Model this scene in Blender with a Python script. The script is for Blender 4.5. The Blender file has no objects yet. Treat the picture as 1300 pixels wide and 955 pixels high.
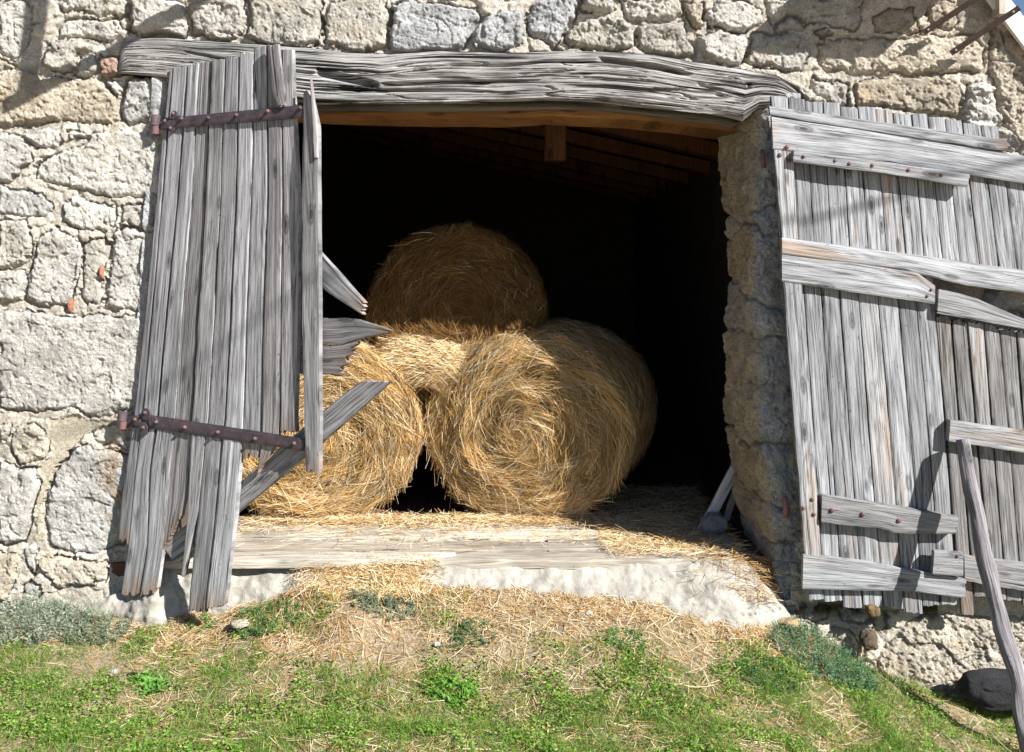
import bpy, math
import numpy as np
from mathutils import Vector

rng = np.random.default_rng(7)
F = 1264.0; CX = 650.0; CY = 335.0; CAMZ = 1.9; CAMD = 5.2
sc = bpy.context.scene
COL = sc.collection

# ------------------------------------------------------------------ helpers
def at(px, py, y=0.0):
    px = np.asarray(px, float); py = np.asarray(py, float)
    d = CAMD + y
    return np.stack(np.broadcast_arrays((px - CX) * d / F, y, CAMZ - (py - CY) * d / F), -1)

def plane_map(p0, n):
    p0 = np.array(p0, float); n = np.array(n, float); n = n / np.linalg.norm(n)
    cam = np.array([0, -CAMD, CAMZ])
    def mp(px, py, off=0.0):
        px = np.asarray(px, float); py = np.asarray(py, float)
        px, py = np.broadcast_arrays(px, py)
        d = np.stack([(px - CX) / F, np.ones_like(px), -(py - CY) / F], -1)
        t = ((p0 + n * off - cam) @ n) / (d @ n)
        return cam + d * t[..., None]
    return mp, n

_tab = np.random.default_rng(3).random((256, 256)) * 2 - 1
_tab3 = np.random.default_rng(5).random((64, 64, 64)) * 2 - 1
def n2(x, y):
    x = np.asarray(x, float); y = np.asarray(y, float)
    xi = np.floor(x).astype(int); yi = np.floor(y).astype(int)
    fx = x - xi; fy = y - yi
    fx = fx * fx * (3 - 2 * fx); fy = fy * fy * (3 - 2 * fy)
    a = _tab[xi & 255, yi & 255]; b = _tab[(xi + 1) & 255, yi & 255]
    c = _tab[xi & 255, (yi + 1) & 255]; d = _tab[(xi + 1) & 255, (yi + 1) & 255]
    return (a * (1 - fx) + b * fx) * (1 - fy) + (c * (1 - fx) + d * fx) * fy
def fbm(x, y, o=4, g=.55):
    s = 0; a = 1.; t = 0
    for i in range(o):
        s = s + a * n2(x * 2.03 ** i + 17.3 * i, y * 2.03 ** i - 9.1 * i); t += a; a *= g
    return s / t
def n3(x, y, z):
    xi = np.floor(x).astype(int); yi = np.floor(y).astype(int); zi = np.floor(z).astype(int)
    fx = x - xi; fy = y - yi; fz = z - zi
    fx = fx * fx * (3 - 2 * fx); fy = fy * fy * (3 - 2 * fy); fz = fz * fz * (3 - 2 * fz)
    r = 0
    for i in (0, 1):
        for j in (0, 1):
            for k in (0, 1):
                r = r + _tab3[(xi + i) & 63, (yi + j) & 63, (zi + k) & 63] * (fx if i else 1 - fx) * (fy if j else 1 - fy) * (fz if k else 1 - fz)
    return r
def sstep(a, b, x):
    t = np.clip((x - a) / (b - a), 0, 1); return t * t * (3 - 2 * t)

def mk(name, V, Q, mat, parent=None, col=None, grain=None, smooth=False, T=None):
    """mesh object from arrays: V (n,3), Q (m,4) quads, T (k,3) triangles"""
    V = np.asarray(V, np.float32).reshape(-1, 3)
    me = bpy.data.meshes.new(name)
    loops = []; tot = []
    if Q is not None and len(Q):
        Q = np.asarray(Q, np.int32); loops.append(Q.ravel()); tot.append(np.full(len(Q), 4))
    if T is not None and len(T):
        T = np.asarray(T, np.int32); loops.append(T.ravel()); tot.append(np.full(len(T), 3))
    loops = np.concatenate(loops).astype(np.int32); tot = np.concatenate(tot)
    start = np.concatenate([[0], np.cumsum(tot)[:-1]]).astype(np.int32)
    me.vertices.add(len(V)); me.vertices.foreach_set('co', V.ravel())
    me.loops.add(len(loops)); me.loops.foreach_set('vertex_index', loops)
    me.polygons.add(len(tot)); me.polygons.foreach_set('loop_start', start)
    me.update(calc_edges=True)
    me.validate()
    if col is not None:
        col = np.asarray(col, np.float32)
        if col.ndim == 1: col = np.tile(col, (len(V), 1))
        c4 = np.ones((len(V), 4), np.float32); c4[:, :3] = col
        a = me.attributes.new('Col', 'FLOAT_COLOR', 'POINT'); a.data.foreach_set('color', c4.ravel())
    if grain is not None:
        a = me.attributes.new('grain', 'FLOAT_VECTOR', 'POINT'); a.data.foreach_set('vector', np.asarray(grain, np.float32).ravel())
    me.polygons.foreach_set('use_smooth', np.full(len(tot), bool(smooth)))
    me.materials.append(mat)
    o = bpy.data.objects.new(name, me); COL.objects.link(o)
    if parent is not None: o.parent = parent
    return o

class Acc:
    def __init__(s): s.V = []; s.Q = []; s.C = []; s.G = []; s.n = 0
    def add(s, V, Q, C, G=None):
        V = np.asarray(V, float).reshape(-1, 3); C = np.asarray(C, float)
        if C.ndim == 1: C = np.tile(C, (len(V), 1))
        if G is None: G = np.stack([V[:, 2], V[:, 0], V[:, 1]], -1)
        s.V.append(V); s.Q.append(np.asarray(Q, int).reshape(-1, 4) + s.n); s.C.append(C); s.G.append(G); s.n += len(V)
    def build(s, name, mat, parent=None, smooth=False):
        return mk(name, np.concatenate(s.V), np.concatenate(s.Q), mat, parent, np.concatenate(s.C), np.concatenate(s.G), smooth)

def gridq(a, b, off=0):
    i = np.arange(a * b).reshape(a, b) + off
    return np.stack([i[:-1, :-1], i[1:, :-1], i[1:, 1:], i[:-1, 1:]], -1).reshape(-1, 4)

def empty(name, loc=(0, 0, 0)):
    o = bpy.data.objects.new(name, None); COL.objects.link(o); o.location = loc; return o
def tag(o, label=None, cat=None, group=None, kind=None):
    if label: o['label'] = label
    if cat: o['category'] = cat
    if group: o['group'] = group
    if kind: o['kind'] = kind
    return o

# ------------------------------------------------------------------ node helpers
def newmat(name, rough=.9):
    m = bpy.data.materials.new(name); m.use_nodes = True
    nt = m.node_tree; nt.nodes.clear()
    out = nt.nodes.new('ShaderNodeOutputMaterial'); b = nt.nodes.new('ShaderNodeBsdfPrincipled')
    nt.links.new(b.outputs[0], out.inputs[0]); b.inputs['Roughness'].default_value = rough
    b.inputs['Specular IOR Level'].default_value = .25
    return m, nt, b
def nd(nt, t, **kw):
    n = nt.nodes.new(t)
    for k, v in kw.items():
        if k in n.inputs: n.inputs[k].default_value = v
        else: setattr(n, k, v)
    return n
def lk(nt, a, b): nt.links.new(a, b)
def noise(nt, vec, scale, detail=4, rough=.6):
    n = nd(nt, 'ShaderNodeTexNoise'); n.inputs['Scale'].default_value = scale
    n.inputs['Detail'].default_value = detail; n.inputs['Roughness'].default_value = rough
    if vec is not None: lk(nt, vec, n.inputs['Vector'])
    return n.outputs['Fac']
def ramp(nt, f, stops):
    r = nd(nt, 'ShaderNodeValToRGB'); e = r.color_ramp.elements
    while len(e) < len(stops): e.new(.5)
    for i, (p, c) in enumerate(stops):
        e[i].position = p; e[i].color = (c, c, c, 1) if not hasattr(c, '__len__') else (*c, 1)
    lk(nt, f, r.inputs[0]); return r.outputs[0]
def mathn(nt, op, a, b=None, c=None):
    m = nd(nt, 'ShaderNodeMath', operation=op)
    for i, v in enumerate((a, b, c)):
        if v is None: continue
        if hasattr(v, 'links') or hasattr(v, 'is_linked'): lk(nt, v, m.inputs[i])
        else: m.inputs[i].default_value = v
    return m.outputs[0]
def mixc(nt, mode, f, a, b):
    m = nd(nt, 'ShaderNodeMix', data_type='RGBA', blend_type=mode)
    for s, v in ((m.inputs[0], f), (m.inputs[6], a), (m.inputs[7], b)):
        if hasattr(v, 'is_linked'): lk(nt, v, s)
        elif hasattr(v, '__len__'): s.default_value = (*v, 1)
        else: s.default_value = v
    return m.outputs[2]
def bump(nt, h, dist, strength, bsdf, prev=None):
    b = nd(nt, 'ShaderNodeBump'); b.inputs['Distance'].default_value = dist; b.inputs['Strength'].default_value = strength
    lk(nt, h, b.inputs['Height'])
    if prev is not None: lk(nt, prev, b.inputs['Normal'])
    lk(nt, b.outputs[0], bsdf.inputs['Normal']); return b.outputs[0]
def attr(nt, name, out='Color'):
    a = nd(nt, 'ShaderNodeAttribute', attribute_name=name); return a.outputs[out]
def mapping(nt, vec, scale):
    m = nd(nt, 'ShaderNodeMapping'); m.inputs['Scale'].default_value = scale; lk(nt, vec, m.inputs[0]); return m.outputs[0]
def obj_coord(nt): return nd(nt, 'ShaderNodeTexCoord').outputs['Object']

# ------------------------------------------------------------------ materials
def mat_stone():
    m, nt, b = newmat('granite', .92)
    co = obj_coord(nt)
    c = attr(nt, 'Col')
    f1 = noise(nt, co, 9, 5, .6); c = mixc(nt, 'MULTIPLY', 1., c, ramp(nt, f1, [(.3, .74), (.7, 1.16)]))
    f2 = noise(nt, co, 110, 3, .75); c = mixc(nt, 'MULTIPLY', 1., c, ramp(nt, f2, [(.3, .4), (.43, .88), (.55, 1.08), (.72, 1.38)]))
    v = nd(nt, 'ShaderNodeTexVoronoi'); v.inputs['Scale'].default_value = 170; lk(nt, co, v.inputs['Vector'])
    sp = ramp(nt, v.outputs['Distance'], [(.1, .5), (.24, 1.)])
    gate = ramp(nt, noise(nt, co, 24, 3), [(.44, 0.), (.62, 1.)])
    c = mixc(nt, 'MULTIPLY', gate, c, sp)
    # rust and lichen
    f3 = noise(nt, co, 3.1, 5, .65)
    c = mixc(nt, 'MULTIPLY', ramp(nt, f3, [(.56, 0.), (.72, .4)]), c, (1., .8, .52))
    lk(nt, c, b.inputs['Base Color'])
    h1 = noise(nt, co, 60, 6, .72); h2 = noise(nt, co, 190, 4, .7)
    n = bump(nt, h1, .024, .9, b); bump(nt, h2, .012, 1., b, n)
    return m
def mat_wood(name, light, dark, crack=.03, rough=.85, bs=1., warm=None, ct=.27):
    m, nt, b = newmat(name, rough)
    g = attr(nt, 'grain', 'Vector')
    tint = attr(nt, 'Col')
    fig = noise(nt, mapping(nt, g, (.75, 9, 1)), 1., 2, .4)
    rings = mathn(nt, 'FRACT', mathn(nt, 'MULTIPLY', fig, 15.))
    rings = mathn(nt, 'ABSOLUTE', mathn(nt, 'SUBTRACT', rings, .5))
    fib = noise(nt, mapping(nt, g, (4, 170, 1)), 1., 5, .75)
    fib2 = noise(nt, mapping(nt, g, (2.2, 48, 1)), 1., 3, .6)
    f = mathn(nt, 'ADD', mathn(nt, 'MULTIPLY', rings, .2), mathn(nt, 'ADD', mathn(nt, 'MULTIPLY', fib, .95), mathn(nt, 'MULTIPLY', fib2, .35)))
    c = ramp(nt, f, [(.5, dark), (.62, tuple(.42 * a + .58 * d for a, d in zip(light, dark))), (.76, tuple(.88 * a + .12 * d for a, d in zip(light, dark))), (.95, tuple(min(1, 1.15 * a) for a in light))])
    # drying cracks
    cr = noise(nt, mapping(nt, g, (1.3, 75, 1)), 1., 2, .5)
    crm = ramp(nt, cr, [(ct, 1.), (ct + .04, 0.)])
    c = mixc(nt, 'MIX', crm, c, (crack, crack * .9, crack * .8))
    # knots
    v = nd(nt, 'ShaderNodeTexVoronoi'); v.inputs['Scale'].default_value = 1.; lk(nt, mapping(nt, g, (3.6, 10.5, 1)), v.inputs['Vector'])
    kd = v.outputs['Distance']
    kn = ramp(nt, kd, [(.07, .12), (.11, .6), (.15, .35), (.22, 1.)])
    c = mixc(nt, 'MULTIPLY', .85, c, kn)
    spk = noise(nt, mapping(nt, g, (30, 55, 1)), 1., 3, .7); c = mixc(nt, 'MULTIPLY', 1., c, ramp(nt, spk, [(.27, .35), (.36, 1.)]))
    big = noise(nt, mapping(nt, g, (1.1, 3.5, 1)), 1., 4, .6)
    c = mixc(nt, 'MULTIPLY', 1., c, ramp(nt, big, [(.32, .6), (.5, .95), (.66, 1.06)]))
    if warm: c = mixc(nt, 'MULTIPLY', ramp(nt, noise(nt, mapping(nt, g, (.9, 6, 1)), 1., 3, .6), [(.56, 0.), (.68, warm)]), c, (1.0, .66, .4))
    c = mixc(nt, 'MULTIPLY', 1., c, tint)
    lk(nt, c, b.inputs['Base Color'])
    n = bump(nt, f, .0045 * bs, .7, b)
    bump(nt, mathn(nt, 'SUBTRACT', 1., crm), .01 * bs, .9, b, n)
    return m
def mat_simple(name, base, rough=.85, var=.3, scale=20, bscale=60, bdist=.005, tint=False, metal=0.):
    m, nt, b = newmat(name, rough)
    co = obj_coord(nt)
    src = attr(nt, 'Col') if tint else base
    f = noise(nt, co, scale, 5, .65)
    c = mixc(nt, 'MULTIPLY', 1., src, ramp(nt, f, [(.25, 1 - var), (.75, 1 + var * .5)]))
    lk(nt, c, b.inputs['Base Color']); b.inputs['Metallic'].default_value = metal
    if bdist: bump(nt, noise(nt, co, bscale, 5, .7), bdist, .8, b)
    return m
def mat_strand(name, trans=.25, rough=.6, sat=1.):
    m = bpy.data.materials.new(name); m.use_nodes = True; nt = m.node_tree; nt.nodes.clear()
    out = nt.nodes.new('ShaderNodeOutputMaterial')
    b = nt.nodes.new('ShaderNodeBsdfPrincipled'); b.inputs['Roughness'].default_value = rough; b.inputs['Specular IOR Level'].default_value = .2
    c = attr(nt, 'Col'); lk(nt, c, b.inputs['Base Color'])
    t = nt.nodes.new('ShaderNodeBsdfTranslucent'); lk(nt, c, t.inputs['Color'])
    mx = nt.nodes.new('ShaderNodeMixShader'); mx.inputs[0].default_value = trans
    lk(nt, b.outputs[0], mx.inputs[1]); lk(nt, t.outputs[0], mx.inputs[2]); lk(nt, mx.outputs[0], out.inputs[0])
    return m
def mat_rust():
    m, nt, b = newmat('rusty_iron', .62)
    co = obj_coord(nt)
    f = noise(nt, co, 18, 5, .7)
    c = ramp(nt, f, [(.35, (.06, .05, .062)), (.55, (.1, .08, .09)), (.68, (.16, .09, .075)), (.8, (.26, .12, .08))])
    c = mixc(nt, 'MULTIPLY', 1., c, attr(nt, 'Col'))
    lk(nt, c, b.inputs['Base Color']); b.inputs['Metallic'].default_value = .25
    bump(nt, noise(nt, co, 150, 4, .7), .003, .6, b)
    return m

M = dict(
    stone=mat_stone(),
    door=mat_wood('weathered_grey_boards', (.46, .46, .475), (.032, .03, .032)),
    door2=mat_wood('bleached_grey_boards', (.41, .42, .44), (.03, .029, .031), warm=.6),
    lintel=mat_wood('bleached_oak', (.43, .42, .41), (.025, .02, .017), crack=.012, bs=2.6, ct=.385),
    orange=mat_wood('fresh_brown_timber', (.42, .22, .09), (.2, .09, .035), rough=.8),
    darkwood=mat_wood('old_brown_timber', (.17, .09, .055), (.06, .035, .02)),
    floor=mat_wood('pale_floor_boards', (.56, .52, .45), (.17, .135, .1)),
    plaster=mat_simple('lime_plaster', (.37, .35, .31), .95, .45, 12, 90, .006),
    iron=mat_rust(),
    straw=mat_strand('straw', .15, .8),
    grass=mat_strand('green_blades', .4, .55),
    haybody=mat_simple('packed_hay', (.16, .09, .035), .95, .5, 30, 90, .02),
    soil=None, pole=mat_wood('barked_pole_wood', (.36, .35, .36), (.07, .065, .065), bs=2.),
    ironb=mat_simple('rust_brown_iron', (.12, .08, .065), .7, .4, 30, 120, .002),
    white=mat_simple('white_painted_board', (.75, .72, .68), .6, .08, 5, 30, .002),
    brick=mat_simple('red_brick', (.3, .14, .09), .9, .35, 60, 90, .004),
    black=mat_simple('dark_rock', (.03, .03, .036), .8, .3, 12, 40, .01),
    roof=mat_simple('clay_roof', (.3, .14, .08), .9, .3, 8, 30, .01),
    rubber=mat_simple('cable_sheath', (.03, .03, .03), .6, .1),
)

# ------------------------------------------------------------------ stones of the facade (pixel polygons unprojected onto the wall)
ST = [
 [(70,8),(85,-4),(160,-4),(166,10),(158,18),(150,21),(120,19),(95,14),(75,16)],
 [(72,32),(80,23),(110,21),(150,26),(162,42),(155,55),(135,55),(110,50),(75,50)],
 [(55,58),(75,53),(105,53),(118,62),(112,70),(98,70),(88,90),(78,95),(60,88),(48,75)],
 [(100,75),(118,70),(122,85),(112,97),(92,93)],
 [(-6,-4),(14,-4),(40,8),(42,40),(30,60),(20,80),(8,70),(-6,58)],
 [(-6,65),(12,77),(20,86),(-6,88)],
 [(-6,92),(30,90),(60,96),(80,99),(118,101),(135,112),(153,125),(153,150),(140,158),(110,159),(60,157),(20,162),(-6,160)],
 [(128,100),(158,103),(155,116),(150,122),(138,111)],
 [(160,101),(205,98),(212,104),(208,145),(198,150),(180,155),(163,159),(154,150),(157,118)],
 [(123,73),(152,72),(150,94),(125,95)],
 [(168,-4),(205,-4),(236,5),(236,40),(225,46),(165,42),(167,10)],
 [(240,5),(255,-4),(312,-4),(312,40),(300,50),(270,50),(242,42)],
 [(315,-4),(410,-4),(412,30),(405,55),(380,60),(340,57),(315,48)],
 [(416,5),(430,-4),(490,-4),(493,15),(493,55),(470,64),(430,63),(412,57)],
 [(497,8),(520,4),(560,5),(600,10),(606,20),(592,60),(560,68),(500,66),(497,50)],
 [(608,25),(630,14),(668,12),(667,38),(659,60),(640,66),(606,62),(602,50)],
 [(672,5),(680,-4),(725,-4),(732,8),(720,35),(712,55),(700,61),(686,52),(671,38)],
 [(718,52),(728,28),(760,17),(790,22),(804,32),(805,60),(780,65),(722,62)],
 [(735,-4),(775,-4),(780,12),(765,15),(735,12)],
 [(783,-4),(865,-4),(869,20),(845,25),(805,27),(790,17)],
 [(808,33),(825,29),(868,28),(878,45),(880,72),(850,72),(809,62)],
 [(870,2),(895,2),(897,30),(885,35),(875,26)],
 [(899,14),(915,2),(950,3),(968,12),(972,28),(955,37),(920,38),(902,32)],
 [(890,44),(905,41),(940,41),(952,50),(944,70),(935,87),(900,80),(885,68)],
 [(953,43),(990,41),(1025,49),(1028,70),(1015,92),(985,90),(946,80),(950,62)],
 [(975,-4),(1095,-4),(1090,38),(1060,38),(1030,30),(1000,18),(985,33),(977,25)],
 [(987,36),(1000,23),(1028,36),(1020,44),(990,40)],
 [(1038,42),(1050,38),(1060,45),(1050,50)],
 [(1040,56),(1075,49),(1130,48),(1180,45),(1230,46),(1250,60),(1250,88),(1200,92),(1120,93),(1060,90),(1042,80)],
 [(1108,20),(1130,10),(1160,12),(1168,25),(1170,40),(1135,44),(1108,42)],
 [(1178,5),(1215,2),(1222,30),(1205,40),(1182,30)],
 [(1086,100),(1140,97),(1200,98),(1222,108),(1222,148),(1160,142),(1088,134)],
 [(1032,97),(1060,100),(1080,105),(1080,134),(1050,130),(1030,112)],
 [(1228,104),(1250,99),(1262,110),(1275,150),(1255,170),(1228,160)],
 [(1256,30),(1270,40),(1285,70),(1300,90),(1330,140),(1300,200),(1275,160),(1258,95)],
 [(25,168),(50,165),(68,166),(77,175),(65,188),(48,190),(32,180)],
 [(80,166),(106,168),(107,174),(88,180)],
 [(-6,165),(22,168),(40,190),(41,204),(25,214),(10,229),(-6,228)],
 [(46,214),(60,200),(80,190),(105,185),(114,170),(150,165),(200,172),(204,220),(200,251),(170,251),(120,245),(60,234),(46,228)],
 [(-6,232),(20,240),(60,246),(68,262),(55,275),(-6,272)],
 [(78,258),(95,250),(145,256),(145,285),(135,290),(105,289),(80,281)],
 [(150,257),(185,257),(195,265),(194,287),(172,287),(158,280),(149,284)],
 [(136,310),(141,293),(155,285),(178,291),(200,291),(198,320),(192,401),(165,399),(129,391),(129,365),(135,340)],
 [(102,330),(107,312),(112,300),(130,300),(133,318),(127,360),(123,390),(106,384),(99,370)],
 [(46,320),(49,300),(70,290),(100,300),(105,312),(97,345),(91,378),(84,391),(40,387),(25,382),(38,340)],
 [(-6,278),(35,278),(42,300),(34,330),(15,344),(-6,345)],
 [(-6,351),(30,343),(34,360),(21,384),(-6,378)],
 [(-6,395),(60,398),(120,399),(185,406),(186,440),(182,500),(172,517),(150,524),(110,529),(90,520),(50,524),(-6,519)],
 [(10,560),(20,541),(45,536),(60,550),(62,570),(50,587),(28,590),(12,575)],
 [(-6,538),(14,541),(8,558),(-6,565)],
 [(-6,587),(10,587),(25,596),(48,594),(48,620),(35,650),(30,688),(-6,690)],
 [(60,620),(75,592),(88,574),(112,561),(135,575),(165,582),(163,640),(152,695),(130,702),(95,705),(62,695),(57,660)],
 [(117,546),(140,536),(165,536),(160,574),(130,567)],
 [(50,715),(70,706),(105,709),(132,717),(130,738),(105,747),(70,742),(50,728)],
 [(-6,700),(20,705),(20,735),(14,758),(-6,768)],
 [(26,760),(28,742),(40,736),(55,746),(60,756),(40,766)],
 [(31,696),(48,693),(47,724),(38,731),(29,715)],
 [(-6,775),(30,772),(60,770),(90,775),(90,830),(-6,830)],
 [(1022,768),(1048,764),(1052,782),(1030,790),(1018,782)],
 [(1064,778),(1085,770),(1108,776),(1100,792),(1070,790)],
 [(1106,792),(1112,775),(1126,778),(1122,800),(1112,806)],
 [(1035,812),(1052,795),(1083,803),(1085,835),(1060,848),(1040,840)],
 [(1160,782),(1230,778),(1340,784),(1350,900),(1125,915),(1116,835),(1135,800)],
 [(965,770),(1000,765),(1014,780),(1000,800),(972,795)],
 [(1060,850),(1085,840),(1110,838),(1115,900),(1060,900)],
]
ROUGH = {62: 1.45, 30: 1.4, 34: 1.5, 17: 1.4, 19: 1.2, 33: 1.5}
PAL = 1.32 * np.array([(.52,.49,.44),(.55,.53,.49),(.5,.475,.42),(.52,.465,.38),(.47,.46,.44),(.57,.55,.5),(.5,.44,.35),(.54,.52,.475)])
CREAM = [(60,532),(110,529),(150,531),(112,548),(88,572),(62,618),(56,690),(44,690),(50,600),(64,570)]
OPEN = [(213,99),(1000,118),(1003,760),(960,765),(940,735),(178,735),(188,500)]
LINT_T = [(150,72),(156,52),(190,50),(215,50),(300,55),(400,62),(440,68),(480,70),(520,68),(560,66),(640,68),(700,66),(760,66),(830,70),(880,80),(940,88),(985,97),(1010,110),(1026,126)]
LINT_B = [(152,94),(170,96),(210,99),(240,104),(300,116),(360,128),(400,133),(450,133),(500,133),(560,133),(640,131),(700,130),(760,131),(800,135),(870,143),(920,149),(942,154),(960,140),(1026,132)]

def inside(poly, X, Y):
    ins = np.zeros(X.shape, bool); n = len(poly)
    for i in range(n):
        x1, y1 = poly[i]; x2, y2 = poly[(i + 1) % n]
        if y1 == y2: continue
        c = (y1 > Y) != (y2 > Y)
        xx = (x2 - x1) * (Y - y1) / (y2 - y1) + x1
        ins ^= c & (X < xx)
    return ins
def edist(poly, X, Y):
    d = np.full(X.shape, 1e9); n = len(poly)
    for i in range(n):
        x1, y1 = poly[i]; x2, y2 = poly[(i + 1) % n]
        dx, dy = x2 - x1, y2 - y1; L = dx * dx + dy * dy + 1e-9
        t = np.clip(((X - x1) * dx + (Y - y1) * dy) / L, 0, 1)
        d = np.minimum(d, (X - x1 - t * dx) ** 2 + (Y - y1 - t * dy) ** 2)
    return np.sqrt(d)
def worley(X, Y, sx, sy, seed):
    r = np.random.default_rng(seed).random((64, 64, 3))
    xi = np.floor(X / sx).astype(int); yi = np.floor(Y / sy).astype(int)
    f1 = np.full(X.shape, 1e9); f2 = np.full(X.shape, 1e9); idc = np.zeros(X.shape)
    for i in (-1, 0, 1):
        for j in (-1, 0, 1):
            a = (xi + i) & 63; b = (yi + j) & 63
            cx = (xi + i + .15 + .7 * r[a, b, 0]) * sx; cy = (yi + j + .15 + .7 * r[a, b, 1]) * sy
            d = np.hypot(X - cx, (Y - cy) * sx / sy)
            m = d < f1
            f2 = np.where(m, f1, np.minimum(f2, d)); idc = np.where(m, r[a, b, 2], idc); f1 = np.where(m, d, f1)
    return f1, f2, idc

def facets(X, Y, sx, seed):
    r = np.random.default_rng(seed).random((64, 64, 5))
    xi = np.floor(X / sx).astype(int); yi = np.floor(Y / sx).astype(int)
    f1 = np.full(X.shape, 1e9); h = np.zeros(X.shape)
    for i in (-1, 0, 1):
        for j in (-1, 0, 1):
            a = (xi + i) & 63; b = (yi + j) & 63
            dx = X - (xi + i + .1 + .8 * r[a, b, 0]) * sx; dy = Y - (yi + j + .1 + .8 * r[a, b, 1]) * sx
            d = dx * dx + dy * dy; m = d < f1
            hh = (r[a, b, 2] - .5) + ((r[a, b, 3] - .5) * dx + (r[a, b, 4] - .5) * dy) / sx * 2.2
            h = np.where(m, hh, h); f1 = np.where(m, d, f1)
    return h

def granite_h(xm, zm, amp=1.):
    h = fbm(xm * 5, zm * 6, 3) * .012 + fbm(xm * 26 + 5, zm * 30, 3, .6) * .0055
    pit = fbm(xm * 62, zm * 55 + 9, 2); h = h + np.where(pit > .34, -(pit - .34) * .03, 0) + fbm(xm * 90, zm * 90, 2) * .0045
    ledge = n2(xm * 6 + 3 * n2(xm * 3, zm * 3), zm * 13); h = h - .012 * np.exp(-(ledge / .06) ** 2) * sstep(.0, .4, n2(xm * 5 + 31, zm * 5))
    w1 = n2(xm * 13, zm * 13) * .03; w2 = n2(xm * 13 + 7, zm * 13) * .03
    h = h + .009 * facets(xm + w1, zm + w2, .16, 31) + .006 * facets(xm + w2, (zm + w1) * 1.3, .055, 32)
    return h * amp

barn = empty('stone_barn', (0, 0, 0))
tag(barn, 'old granite barn with a wide hay-filled opening under a bleached oak lintel', 'barn')

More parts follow.
